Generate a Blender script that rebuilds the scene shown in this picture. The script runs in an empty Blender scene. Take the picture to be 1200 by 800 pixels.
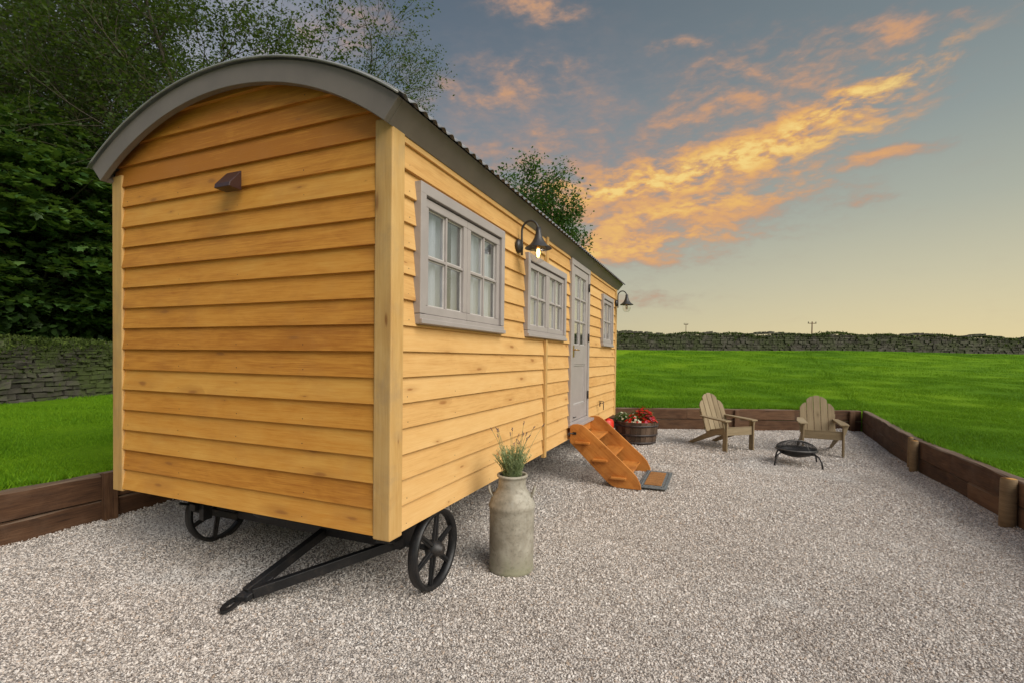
import bpy, math, random
import numpy as np
from mathutils import Vector, Matrix
random.seed(7); rng = np.random.default_rng(7)
PI = math.pi
S = bpy.context.scene
COL = S.collection

# ------------------------------------------------------------------ camera
FW = Vector((-0.38257977, 0.92373443, -0.01863916)).normalized()
RT = Vector((0.9237331, 0.38283194, 0.01252454)).normalized()
UP = RT.cross(FW).normalized()
CP = Vector((1.648, -2.221, 1.544))
cam_d = bpy.data.cameras.new('camera'); cam = bpy.data.objects.new('camera', cam_d); COL.objects.link(cam)
m = Matrix((RT, UP, -FW)).transposed().to_4x4(); m.translation = CP
cam.matrix_world = m
cam_d.sensor_width = 36; cam_d.lens = 565.94 / 1200 * 36; cam_d.shift_y = 28.9 / 1200
cam_d.clip_start = 0.05; cam_d.clip_end = 3000
S.camera = cam

# ------------------------------------------------------------------ exposure
EXPO = 1.25
S.view_settings.view_transform = 'Standard'; S.view_settings.look = 'None'
S.view_settings.gamma = 1; S.view_settings.use_curve_mapping = False
S.view_settings.exposure = EXPO

# ------------------------------------------------------------------ sun (a bright, soft, veiled sun behind the viewer's right shoulder)
SUN = Vector((0.74, -0.27, 0.62)).normalized()      # direction towards the light
sd = bpy.data.lights.new('sun', 'SUN'); sun = bpy.data.objects.new('sun', sd); COL.objects.link(sun)
sd.energy = 1.5; sd.angle = math.radians(50); sd.color = (1.0, 0.95, 0.88)
sun.rotation_euler = SUN.to_track_quat('Z', 'Y').to_euler(); sun.location = (8, -6, 12)


# ------------------------------------------------------------------ node helper
class NT:
    def __init__(s, tree): s.t = tree; s.t.nodes.clear()
    def n(s, typ, ins=None, **pr):
        nd = s.t.nodes.new(typ)
        for k, v in pr.items(): setattr(nd, k, v)
        for k, v in (ins or {}).items(): s.put(nd.inputs[k], v)
        return nd
    def put(s, sock, v):
        if hasattr(v, 'outputs'): v = v.outputs[0]
        if isinstance(v, bpy.types.NodeSocket): s.t.links.new(v, sock)
        else:
            if isinstance(v, tuple) and len(v) == 3 and sock.type == 'RGBA': v = (*v, 1)
            sock.default_value = v
    def math(s, op, a, b=0.0, c=None, clamp=False):
        ins = {0: a, 1: b}
        if c is not None: ins[2] = c
        return s.n('ShaderNodeMath', ins, operation=op, use_clamp=clamp)
    def mix(s, f, a, b, blend='MIX'):
        nd = s.n('ShaderNodeMix', {0: f, 6: a, 7: b}, data_type='RGBA', blend_type=blend)
        return nd.outputs[2]
    def ramp(s, f, stops, interp='LINEAR'):
        nd = s.n('ShaderNodeValToRGB', {0: f}); cr = nd.color_ramp; cr.interpolation = interp
        while len(cr.elements) < len(stops): cr.elements.new(0.5)
        for e, (p, c) in zip(cr.elements, stops):
            e.position = p; e.color = (*c, 1) if len(c) == 3 else c
        return nd.outputs[0]
    def noise(s, vec, scale, detail=4, rough=0.55, dist=0.0):
        nd = s.n('ShaderNodeTexNoise', {'Scale': scale, 'Detail': detail, 'Roughness': rough, 'Distortion': dist})
        if vec is not None: s.put(nd.inputs['Vector'], vec)
        return nd.outputs[0]
    def mrange(s, v, a, b, c=0.0, d=1.0, smooth=True):
        return s.n('ShaderNodeMapRange', {0: v, 1: a, 2: b, 3: c, 4: d}, interpolation_type='SMOOTHSTEP' if smooth else 'LINEAR', clamp=True) if not smooth else \
            s.n('ShaderNodeMapRange', {0: v, 1: a, 2: b, 3: c, 4: d}, interpolation_type='SMOOTHSTEP')


def srgb(r, g, b):
    f = lambda c: (c / 255 / 12.92) if c / 255 <= 0.04045 else ((c / 255 + 0.055) / 1.055) ** 2.4
    return (f(r), f(g), f(b))


# ------------------------------------------------------------------ sky
# cloud banks: azimuth, elevation (degrees), 2x2 shape matrix, cover, glow
BLOBS = [
    (5.36, 21.72, 0.0836, 0.0389, 0.0996, -0.3473, 1.00, 0.00),
    (11.19, 23.67, 0.1675, 0.0886, 0.1670, -0.4739, 0.80, 0.00),
    (0.81, 25.10, 0.0998, 0.0329, 0.0248, -0.2457, 0.72, 0.00),
    (-8.46, 18.38, 0.0614, 0.0174, 0.0442, -0.2635, 1.00, 0.00),
    (-5.60, 14.93, 0.0714, 0.0193, 0.0485, -0.2699, 1.00, 0.00),
    (-10.26, 12.31, 0.1223, 0.0108, 0.0156, -0.4434, 1.00, 0.00),
    (-23.91, 28.70, 0.0947, 0.0102, 0.0281, -0.3844, 0.62, 0.00),
    (-19.29, 22.25, 0.0762, 0.0138, 0.0247, -0.2230, 0.62, 0.00),
    (-20.52, 35.31, 0.1802, -0.0350, -0.0948, -0.9454, 0.80, 0.00),
    (-3.41, 31.32, 0.2524, 0.0289, -0.1325, -1.4619, 0.60, 0.00),
    (15.81, 28.46, 0.3067, 0.0400, -0.2108, -0.9749, 0.85, 0.00),
    (20.33, 27.72, 0.7598, 0.1610, -0.3064, -2.1450, 0.80, 0.00),
    (8.58, 28.80, 0.1268, 0.0131, -0.1068, -0.5893, 0.50, 0.00),
    (14.63, 18.67, 0.2582, 0.0606, 0.0877, -1.3517, 0.95, 0.00),
    (13.48, 15.00, 0.5112, 0.0346, -0.2355, -2.2018, 0.60, 0.00),
    (-6.37, 6.61, 0.2231, -0.0075, -0.0644, -0.8721, 0.60, 0.00),
    (-43.49, 31.13, 0.1546, 0.0378, 0.1535, -0.4853, 0.75, 0.00),
    (11.20, 23.46, 0.1519, 0.0721, 0.2786, -0.9736, 0.00, 1.00),
    (0.91, 20.59, 0.1085, 0.0259, 0.0726, -1.0123, 0.00, 1.00),
    (-9.42, 19.05, 0.1314, 0.0174, 0.0408, -1.1421, 0.00, 0.85),
    (-10.75, 12.61, 0.1149, 0.0143, 0.0529, -0.7579, 0.00, 0.45),
    (-3.35, 16.27, 0.1004, 0.0272, 0.1281, -0.7919, 0.00, 0.45),
]


def make_world():
    w = bpy.data.worlds.new('World'); S.world = w; w.use_nodes = True
    T = NT(w.node_tree)
    tc = T.n('ShaderNodeTexCoord').outputs['Generated']
    sep = T.n('ShaderNodeSeparateXYZ', {0: tc})
    el = T.math('MULTIPLY', T.math('ARCSINE', sep.outputs[2]), 180 / PI)
    az = T.math('MULTIPLY', T.math('ARCTAN2', sep.outputs[0], sep.outputs[1]), 180 / PI)
    p = T.n('ShaderNodeCombineXYZ', {0: az, 1: el, 2: 0.0})
    K = 1 / 2 ** EXPO
    g = lambda *c: tuple(v * K for v in srgb(*c))
    ramp = T.ramp(T.math('DIVIDE', T.math('MAXIMUM', el, 0.0), 90), [
        (0.0, g(224, 208, 164)), (0.035, g(213, 202, 167)), (0.09, g(193, 190, 168)), (0.16, g(165, 171, 163)),
        (0.24, g(138, 150, 154)), (0.33, g(114, 127, 137)), (0.42, g(100, 113, 124)), (0.6, g(150, 156, 165)), (1.0, g(208, 212, 222))])
    # the sky is paler to the right (towards the glow), greyer to the left
    side = T.mrange(az, -50, 26, 0.0, 1.0)
    tint = T.mix(side, (0.74, 0.78, 0.85), (1.17, 1.12, 0.99))
    low = T.mrange(el, 45, 75)
    tint = T.mix(low, tint, (1.0, 1.0, 1.0))
    base = T.mix(1.0, ramp, tint, 'MULTIPLY')
    # warped wind-drawn noise
    w1 = T.n('ShaderNodeTexNoise', {'Vector': p, 'Scale': 0.16, 'Detail': 3.0})
    wv = T.n('ShaderNodeVectorMath', {0: w1.outputs[1], 1: (0.5, 0.5, 0.5)}, operation='SUBTRACT')
    wv = T.n('ShaderNodeVectorMath', {0: wv, 'Scale': 3.0}, operation='SCALE')
    pw = T.n('ShaderNodeVectorMath', {0: p, 1: wv}, operation='ADD')
    mp = T.n('ShaderNodeMapping', {'Vector': pw, 'Rotation': (0, 0, math.radians(-20)), 'Scale': (0.5, 1.25, 1)})
    n1 = T.noise(mp, 0.42, 9, 0.59, 0.1)
    mp2 = T.n('ShaderNodeMapping', {'Vector': p, 'Rotation': (0, 0, math.radians(48)), 'Scale': (0.8, 2.4, 1)})
    n2 = T.noise(mp2, 0.85, 7, 0.6, 0.15)
    dens = None; core = None
    for (ca, ce, a, b, c, d, dn, co) in BLOBS:
        q = T.n('ShaderNodeVectorMath', {0: pw, 1: (ca, ce, 0)}, operation='SUBTRACT')
        u = T.n('ShaderNodeVectorMath', {0: q, 1: (a, b, 0)}, operation='DOT_PRODUCT').outputs['Value']
        v = T.n('ShaderNodeVectorMath', {0: q, 1: (c, d, 0)}, operation='DOT_PRODUCT').outputs['Value']
        r2 = T.math('ADD', T.math('MULTIPLY', u, u), T.math('MULTIPLY', v, v))
        gg = T.math('EXPONENT', T.math('MULTIPLY', r2, -0.55))
        if dn > 0:
            t = T.math('MULTIPLY', gg, dn); dens = t if dens is None else T.math('SMOOTH_MAX', dens, t, 0.25)
        if co > 0:
            t = T.math('MULTIPLY', gg, co); core = t if core is None else T.math('MAXIMUM', core, t)
    nn = T.math('ADD', T.math('MULTIPLY', n1, 0.72), T.math('MULTIPLY', n2, 0.28))
    cov = T.math('ADD', dens, T.math('MULTIPLY', T.math('SUBTRACT', nn, 0.5), 2.35))
    a = T.mrange(cov, 0.14, 0.98)
    a = T.math('MULTIPLY', a, T.mrange(dens, 0.08, 0.4))
    lit = T.math('ADD', T.math('MULTIPLY', core, T.mrange(nn, 0.38, 0.60)), T.math('MULTIPLY', T.math('SUBTRACT', cov, 0.45), 0.42))
    lit = T.math('ADD', lit, T.math('MULTIPLY', side, 0.05), clamp=True)
    cc = T.ramp(lit, [(0.0, g(158, 136, 126)), (0.18, g(196, 154, 124)), (0.38, g(226, 168, 108)), (0.62, g(243, 188, 102)), (1.0, g(255, 218, 128))])
    amt = T.math('MULTIPLY', a, T.mrange(lit, 0.0, 0.25, 0.62, 0.97))
    qa = T.math('DIVIDE', T.math('ADD', az, 19.0), 17.0); qe = T.math('DIVIDE', T.math('SUBTRACT', el, 23.5), 7.0)
    mv = T.math('EXPONENT', T.math('MULTIPLY', T.math('ADD', T.math('MULTIPLY', qa, qa), T.math('MULTIPLY', qe, qe)), -1.0))
    mv = T.math('MULTIPLY', mv, T.mrange(nn, 0.36, 0.60, 0.25, 0.75))
    base = T.mix(mv, base, g(158, 146, 143))
    sky = T.mix(amt, base, cc)
    # general high veil elsewhere in the sky
    veil = T.mrange(T.noise(T.n('ShaderNodeMapping', {'Vector': tc, 'Scale': (2, 2, 5)}), 1.1, 6, 0.6, 0.5), 0.45, 0.75)
    veil = T.math('MULTIPLY', veil, T.mrange(el, 38, 55, 0.0, 0.5))
    lv = T.math('MULTIPLY', T.mrange(az, -36, -52), T.mrange(T.noise(pw, 0.11, 5, 0.6), 0.25, 0.6, 0.35, 0.95))
    sky = T.mix(lv, sky, g(158, 160, 170))
    sky = T.mix(veil, sky, g(232, 226, 224))
    bg = T.n('ShaderNodeBackground', {'Color': sky, 'Strength': 0.9})
    ns = T.n('ShaderNodeTexSky', sky_type='NISHITA', sun_disc=False)
    ns.sun_elevation = math.asin(SUN.z); ns.sun_rotation = math.atan2(SUN.x, SUN.y)
    ns.dust_density = 3.0; ns.air_density = 1.0
    # the thin blue of the clear air shows through everywhere as a small addition
    bg2 = T.n('ShaderNodeBackground', {'Color': ns.outputs[0], 'Strength': 0.004})
    add = T.n('ShaderNodeAddShader', {0: bg, 1: bg2})
    T.n('ShaderNodeOutputWorld', {0: add})


make_world()


# ------------------------------------------------------------------ tags
def tag(o, label=None, cat=None, group=None, kind=None):
    if label: o['label'] = label
    if cat: o['category'] = cat
    if group: o['group'] = group
    if kind: o['kind'] = kind
    return o


def empty(name, loc=(0, 0, 0), rz=0.0, label=None, cat=None, group=None):
    o = bpy.data.objects.new(name, None); COL.objects.link(o); o.location = loc; o.rotation_euler = (0, 0, rz)
    o.empty_display_size = 0.2
    return tag(o, label, cat, group)


def copy_tree(o, parent=None):
    c = o.copy(); COL.objects.link(c)
    if parent is not None: c.parent = parent
    for ch in list(o.children): copy_tree(ch, c)
    return c


# ------------------------------------------------------------------ mesh builder
class MB:
    def __init__(s): s.v = []; s.f = []; s.uv = []; s.r = []; s.sm = []; s.mi = []
    def add(s, vs, fs, uvs=None, rnd=None, smooth=False, mi=0):
        o = len(s.v); rnd = random.random() if rnd is None else rnd
        s.v += [tuple(v) for v in vs]
        for k, f in enumerate(fs):
            s.f.append([i + o for i in f])
            s.uv.append(uvs[k] if uvs else None); s.r.append(rnd); s.sm.append(smooth); s.mi.append(mi)
        return s
    def hexa(s, p, axis=None, rnd=None, mi=0):
        """8 corners: bottom loop 0-3, top loop 4-7; uv along the longest edge"""
        p = [Vector(q) for q in p]
        fs = [(3, 2, 1, 0), (4, 5, 6, 7), (0, 1, 5, 4), (1, 2, 6, 5), (2, 3, 7, 6), (3, 0, 4, 7)]
        es = [(p[1] - p[0]), (p[3] - p[0]), (p[4] - p[0])]
        if axis is None: axis = max(range(3), key=lambda k: es[k].length)
        U = es[axis].normalized()
        uvs = []; ox = random.random() * 20; oy = random.random() * 20
        for f in fs:
            n = (p[f[1]] - p[f[0]]).cross(p[f[2]] - p[f[0]])
            n = n.normalized() if n.length > 1e-12 else Vector((0, 0, 1))
            V = n.cross(U)
            if V.length < 0.3: V = es[(axis + 1) % 3].normalized(); Uu = es[(axis + 2) % 3].normalized()
            else: V = V.normalized(); Uu = U
            uvs.append([((p[i]).dot(Uu) + ox, (p[i]).dot(V) + oy) for i in f])
        return s.add(p, fs, uvs, rnd, False, mi)
    def box(s, c, d, rot=None, axis=None, rnd=None, mi=0):
        hx, hy, hz = d[0] / 2, d[1] / 2, d[2] / 2
        ps = [Vector(q) for q in ((-hx, -hy, -hz), (hx, -hy, -hz), (hx, hy, -hz), (-hx, hy, -hz), (-hx, -hy, hz), (hx, -hy, hz), (hx, hy, hz), (-hx, hy, hz))]
        if rot is not None: ps = [rot @ q for q in ps]
        return s.hexa([q + Vector(c) for q in ps], axis, rnd, mi)
    def beam(s, a, b, w, h, up=(0, 0, 1), rnd=None):
        """box from a to b, width w, height h"""
        a = Vector(a); b = Vector(b); d = (b - a); L = d.length; d.normalize()
        u = Vector(up); x = d.cross(u).normalized(); z = x.cross(d).normalized()
        R = Matrix((d, -x, z)).transposed()
        return s.box((a + b) / 2, (L, w, h), R, 0, rnd)
    def prism(s, poly, O, ax, ay, an, t, rnd=None, smooth=False):
        """polygon (2D) extruded by t along an from O"""
        O = Vector(O); ax = Vector(ax); ay = Vector(ay); an = Vector(an); n = len(poly)
        vs = [O + ax * x + ay * y for x, y in poly] + [O + ax * x + ay * y + an * t for x, y in poly]
        r = random.random() * 10
        fs = [list(range(n))[::-1], list(range(n, 2 * n))]
        uvs = [[(poly[i][0] + r, poly[i][1]) for i in fs[0]], [(poly[i - n][0] + r, poly[i - n][1]) for i in fs[1]]]
        L = 0
        for i in range(n):
            j = (i + 1) % n; d = math.dist(poly[i], poly[j])
            fs.append((i, j, j + n, i + n)); uvs.append([(L + r, 3.0), (L + d + r, 3.0), (L + d + r, 3.0 + t), (L + r, 3.0 + t)]); L += d
        return s.add(vs, fs, uvs, rnd, smooth)
    def lathe(s, prof, O=(0, 0, 0), ax=(0, 0, 1), n=32, rnd=None, smooth=True, closed=False):
        O = Vector(O); ax = Vector(ax).normalized()
        e1 = ax.orthogonal().normalized() if abs(ax.z) < 0.99 else Vector((1, 0, 0)); e2 = ax.cross(e1)
        vs = []; fs = []; uvs = []; m_ = len(prof)
        for r, z in prof:
            for k in range(n):
                a = 2 * PI * k / n; vs.append(O + ax * z + (e1 * math.cos(a) + e2 * math.sin(a)) * r)
        L = [0]
        for i in range(1, m_): L.append(L[-1] + math.dist(prof[i], prof[i - 1]))
        R = max(r for r, z in prof)
        for i in range(m_ - 1 if not closed else m_):
            i2 = (i + 1) % m_
            for k in range(n):
                k2 = (k + 1) % n
                fs.append((i * n + k, i * n + k2, i2 * n + k2, i2 * n + k))
                a0 = 2 * PI * R * k / n; a1 = 2 * PI * R * (k + 1) / n
                uvs.append([(a0, L[i]), (a1, L[i]), (a1, L[i2] if i2 else L[i] + .02), (a0, L[i2] if i2 else L[i] + .02)])
        if not closed:
            if prof[0][0] > 1e-4: fs.append([k for k in range(n)][::-1]); uvs.append([(vs[k].x, vs[k].y) for k in range(n)][::-1])
            if prof[-1][0] > 1e-4: fs.append([(m_ - 1) * n + k for k in range(n)]); uvs.append([(vs[(m_ - 1) * n + k].x, vs[(m_ - 1) * n + k].y) for k in range(n)])
        return s.add(vs, fs, uvs, rnd, smooth)
    def tube(s, pts, rad, n=8, rnd=None, cap=True, smooth=True):
        pts = [Vector(p) for p in pts]; N = len(pts)
        if not hasattr(rad, '__len__'): rad = [rad] * N
        vs = []; fs = []; prev = None
        for i, p in enumerate(pts):
            t = (pts[min(i + 1, N - 1)] - pts[max(i - 1, 0)]).normalized()
            if prev is None: e1 = t.orthogonal().normalized()
            else:
                e1 = prev - t * prev.dot(t)
                e1 = e1.normalized() if e1.length > 1e-6 else t.orthogonal().normalized()
            prev = e1; e2 = t.cross(e1)
            for k in range(n):
                a = 2 * PI * k / n; vs.append(p + (e1 * math.cos(a) + e2 * math.sin(a)) * rad[i])
        for i in range(N - 1):
            for k in range(n):
                k2 = (k + 1) % n; fs.append((i * n + k, i * n + k2, (i + 1) * n + k2, (i + 1) * n + k))
        if cap: fs += [list(range(n))[::-1], [(N - 1) * n + k for k in range(n)]]
        return s.add(vs, fs, None, rnd, smooth)
    def build(s, name, mat, parent=None, bevel=0.0, smooth_all=None, seg=2):
        me = bpy.data.meshes.new(name); me.from_pydata(s.v, [], s.f); 
        uvl = me.uv_layers.new(name='UVMap'); at = me.attributes.new('rnd', 'FLOAT', 'FACE')
        li = 0; buf = np.zeros(len(me.loops) * 2, dtype=np.float32)
        for k, f in enumerate(s.f):
            u = s.uv[k]
            for j in range(len(f)):
                if u: buf[2 * li], buf[2 * li + 1] = u[j]
                else:
                    q = s.v[f[j]]; buf[2 * li], buf[2 * li + 1] = q[2], q[0] + q[1]
                li += 1
        uvl.data.foreach_set('uv', buf); at.data.foreach_set('value', np.array(s.r, dtype=np.float32))
        me.polygons.foreach_set('use_smooth', np.array(s.sm if smooth_all is None else [smooth_all] * len(s.f), dtype=bool))
        me.polygons.foreach_set('material_index', np.array(s.mi, dtype=np.int32))
        for mm in (mat if isinstance(mat, (list, tuple)) else [mat]): me.materials.append(mm)
        me.update()
        o = bpy.data.objects.new(name, me); COL.objects.link(o)
        if parent is not None: o.parent = parent
        if bevel > 0:
            b = o.modifiers.new('bevel', 'BEVEL'); b.width = bevel; b.segments = seg; b.limit_method = 'ANGLE'; b.angle_limit = math.radians(40); b.harden_normals = False
        return o


# ------------------------------------------------------------------ materials
def new_mat(name):
    m_ = bpy.data.materials.new(name); m_.use_nodes = True
    T = NT(m_.node_tree); out = T.n('ShaderNodeOutputMaterial'); bs = T.n('ShaderNodeBsdfPrincipled'); T.put(out.inputs[0], bs)
    return m_, T, bs, out


def wood(name, c0, c1, c2, knot=(0.2, 0.08, 0.02), rough=0.62, grain=34.0, kn=0.8, bump=0.25, var=0.5, stain=None):
    """c0 dark grain, c1 mid, c2 pale"""
    m_, T, bs, out = new_mat(name)
    uv = T.n('ShaderNodeTexCoord').outputs['UV']; r = T.n('ShaderNodeAttribute', attribute_name='rnd').outputs['Fac']
    off = T.n('ShaderNodeCombineXYZ', {0: T.math('MULTIPLY', r, 57.0), 1: T.math('MULTIPLY', r, 31.0), 2: T.math('MULTIPLY', r, 11.0)})
    p = T.n('ShaderNodeVectorMath', {0: uv, 1: off}, operation='ADD')
    g1 = T.noise(T.n('ShaderNodeMapping', {'Vector': p, 'Scale': (1.3, grain, 1)}), 1.0, 6, 0.6, 0.35)
    g2 = T.noise(T.n('ShaderNodeMapping', {'Vector': p, 'Scale': (6, grain * 5, 1)}), 1.0, 3, 0.5)
    g3 = T.noise(T.n('ShaderNodeMapping', {'Vector': p, 'Scale': (0.9, 5, 1)}), 1.0, 4, 0.55, 0.6)
    g4 = T.noise(T.n('ShaderNodeMapping', {'Vector': p, 'Scale': (2.2, 5.5, 1)}), 1.3, 6, 0.62, 0.9)
    t = T.math('ADD', T.math('MULTIPLY', g1, 0.34), T.math('ADD', T.math('MULTIPLY', g3, 0.26), T.math('MULTIPLY', g4, 0.40)))
    t = T.math('ADD', t, T.math('MULTIPLY', T.math('SUBTRACT', g2, 0.5), 0.40))
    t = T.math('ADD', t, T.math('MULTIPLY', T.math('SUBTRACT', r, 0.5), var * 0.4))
    c = T.ramp(t, [(0.25, c0), (0.47, c1), (0.72, c2)])
    # knots
    kp = T.n('ShaderNodeMapping', {'Vector': p, 'Scale': (1.7, 6.2, 1)})
    kw = T.n('ShaderNodeTexNoise', {'Vector': kp, 'Scale': 3.0, 'Detail': 2.0})
    kp = T.n('ShaderNodeVectorMath', {0: kp, 1: T.n('ShaderNodeVectorMath', {0: kw.outputs[1], 'Scale': 0.16}, operation='SCALE')}, operation='ADD')
    vo = T.n('ShaderNodeTexVoronoi', {'Vector': kp, 'Scale': 1.0, 'Randomness': 1.0}, voronoi_dimensions='2D')
    rr = T.n('ShaderNodeSeparateColor', {0: vo.outputs['Color']})
    size = T.mrange(rr.outputs[0], 0.5, 1.0, 0.0, 0.095, smooth=True)
    kd = T.math('DIVIDE', vo.outputs['Distance'], T.math('ADD', size, 0.0001))
    kf = T.math('MULTIPLY', T.mrange(kd, 1.25, 0.35), kn)
    halo = T.math('MULTIPLY', T.math('MULTIPLY', T.mrange(kd, 4.6, 0.6), T.mrange(g4, 0.35, 0.6, 0.4, 1.0)), kn * 0.6)
    c = T.mix(halo, c, tuple(0.5 * (a + b) for a, b in zip(c0, knot)))
    c = T.mix(kf, c, knot)
    if stain:
        st = T.mrange(T.noise(T.n('ShaderNodeTexCoord').outputs['Object'], 2.6, 6, 0.65, 0.4), 0.45, 0.75, 0.0, stain[1])
        c = T.mix(st, c, stain[0])
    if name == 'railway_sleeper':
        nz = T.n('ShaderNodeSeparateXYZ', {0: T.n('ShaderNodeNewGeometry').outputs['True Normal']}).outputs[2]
        c = T.mix(T.math('MULTIPLY', T.mrange(nz, 0.5, 0.8), T.mrange(g3, 0.3, 0.6, 0.45, 0.95)), c, (0.19, 0.135, 0.095))  # paler tops: weathering, plus skylight on upward faces put into the colour
    T.put(bs.inputs['Base Color'], c)
    T.put(bs.inputs['Roughness'], T.math('ADD', T.math('MULTIPLY', g1, 0.18), rough - 0.09))
    bs.inputs['Specular IOR Level'].default_value = 0.3
    bp = T.n('ShaderNodeBump', {'Height': T.math('ADD', T.math('MULTIPLY', g1, 0.6), T.math('MULTIPLY', g2, 0.4)), 'Strength': bump, 'Distance': 0.004})
    T.put(bs.inputs['Normal'], bp)
    return m_


def paint(name, col, rough=0.45, var=0.12, bump=0.08, scale=6.0, metal=0.0, dirt=None):
    m_, T, bs, out = new_mat(name)
    oc = T.n('ShaderNodeTexCoord').outputs['Object']
    n = T.noise(oc, scale, 6, 0.6, 0.2); n2 = T.noise(oc, scale * 14, 3, 0.6)
    c = T.mix(T.mrange(n, 0.35, 0.7), tuple(v * (1 - var) for v in col), tuple(min(1, v * (1 + var)) for v in col))
    if dirt: c = T.mix(T.mrange(T.math('ADD', T.math('MULTIPLY', n, 0.6), T.math('MULTIPLY', n2, 0.4)), 0.5, 0.66, 0, dirt[1]), c, dirt[0])
    T.put(bs.inputs['Base Color'], c); bs.inputs['Metallic'].default_value = metal
    T.put(bs.inputs['Roughness'], T.math('ADD', T.math('MULTIPLY', n, 0.25), rough - 0.12))
    T.put(bs.inputs['Normal'], T.n('ShaderNodeBump', {'Height': n2, 'Strength': bump, 'Distance': 0.003}))
    return m_


def leafmat(name, c0, c1, c2=None, trans=0.25, rough=0.5, spec=0.3):
    m_ = bpy.data.materials.new(name); m_.use_nodes = True; T = NT(m_.node_tree)
    r = T.n('ShaderNodeAttribute', attribute_name='rnd').outputs['Fac']
    pos = T.n('ShaderNodeNewGeometry').outputs['Position']
    n = T.noise(pos, 0.22 if name == 'grass_blade' else 0.9, 4 if name == 'grass_blade' else 3, 0.6, 0.4)
    t = T.math('ADD', T.math('MULTIPLY', r, 0.35), T.math('MULTIPLY', n, 0.9)) if name == 'grass_blade' else T.math('ADD', T.math('MULTIPLY', r, 0.6), T.math('MULTIPLY', n, 0.45))
    c = T.ramp(t, [(0.15, c0), (0.6, c1), (0.95, c2 or c1)])
    b = T.n('ShaderNodeBsdfPrincipled', {'Base Color': c, 'Roughness': rough, 'Specular IOR Level': spec})
    tr = T.n('ShaderNodeBsdfTranslucent', {'Color': T.mix(0.5, c, (0.25, 0.4, 0.03), 'MIX')})
    T.n('ShaderNodeOutputMaterial', {0: T.n('ShaderNodeMixShader', {0: trans, 1: b, 2: tr})})
    return m_


M = {}
M['clad_side'] = wood('larch_cladding', (0.52, 0.265, 0.080), (0.67, 0.390, 0.140), (0.74, 0.47, 0.195), knot=(0.30, 0.12, 0.03), var=0.6, bump=0.35, kn=0.75)
M['clad_end'] = wood('larch_end_cladding', (0.42, 0.155, 0.020), (0.61, 0.268, 0.042), (0.70, 0.365, 0.078), knot=(0.32, 0.13, 0.03), var=0.8, bump=0.35, kn=0.8,
                     stain=((0.44, 0.20, 0.06), 0.25))
M['post'] = wood('larch_post', (0.40, 0.21, 0.065), (0.55, 0.325, 0.11), (0.63, 0.41, 0.165), knot=(0.25, 0.11, 0.03), var=0.3, kn=0.9, stain=((0.33, 0.235, 0.14), 0.6))
M['step'] = wood('oiled_step_wood', (0.36, 0.115, 0.020), (0.56, 0.215, 0.045), (0.66, 0.31, 0.085), knot=(0.18, 0.05, 0.01), rough=0.42, var=0.5, stain=((0.20, 0.045, 0.008), 0.6))
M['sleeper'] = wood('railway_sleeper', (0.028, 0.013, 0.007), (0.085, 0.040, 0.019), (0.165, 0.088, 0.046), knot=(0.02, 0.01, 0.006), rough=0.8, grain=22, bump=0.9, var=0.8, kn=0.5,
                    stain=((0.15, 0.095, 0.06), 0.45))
M['stake'] = wood('round_stake', (0.10, 0.065, 0.035), (0.19, 0.125, 0.065), (0.28, 0.19, 0.10), knot=(0.06, 0.03, 0.015), rough=0.75, bump=0.8, var=0.5)
M['stakecut'] = wood('stake_end_grain', (0.35, 0.16, 0.04), (0.48, 0.25, 0.07), (0.55, 0.32, 0.10), rough=0.8, kn=0.0)
M['chair'] = wood('weathered_chair_wood', (0.17, 0.125, 0.07), (0.27, 0.205, 0.12), (0.35, 0.28, 0.175), knot=(0.10, 0.06, 0.03), rough=0.75, var=0.7, bump=0.5)
M['barrel'] = wood('oak_barrel', (0.045, 0.028, 0.018), (0.09, 0.058, 0.038), (0.15, 0.10, 0.07), knot=(0.03, 0.02, 0.01), rough=0.75, var=1.0, bump=0.7)
M['frame'] = paint('mauve_grey_paint', (0.36, 0.318, 0.305), rough=0.42, var=0.05, bump=0.06)
M['fascia'] = paint('taupe_fascia_paint', (0.175, 0.150, 0.132), rough=0.5, var=0.10, bump=0.08, scale=2.5)
M['black'] = paint('black_steel', (0.012, 0.012, 0.013), rough=0.45, var=0.3, bump=0.25, dirt=((0.055, 0.040, 0.030), 0.55))
M['lampmetal'] = paint('dark_lamp_metal', (0.035, 0.032, 0.032), rough=0.4, var=0.2, bump=0.05)
M['vent'] = paint('dark_brown_vent', (0.045, 0.020, 0.018), rough=0.35, var=0.1)
M['roof'] = paint('corrugated_sheet', (0.30, 0.30, 0.30), rough=0.45, var=0.2, bump=0.05, metal=0.1, dirt=((0.22, 0.22, 0.21), 0.5))
M['redgas'] = paint('red_bottle_paint', (0.62, 0.03, 0.012), rough=0.4, var=0.1)
M['brass'] = paint('brass', (0.55, 0.33, 0.10), rough=0.35, var=0.1, metal=0.9)
M['interior'] = paint('cream_interior', (0.45, 0.42, 0.36), rough=0.8)
M['soil'] = paint('potting_soil', (0.03, 0.02, 0.014), rough=0.95, var=0.4, bump=1.0, scale=20)
M['white_trim'] = paint('pale_glazing_bead', (0.50, 0.47, 0.45), rough=0.4, var=0.05)


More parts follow.
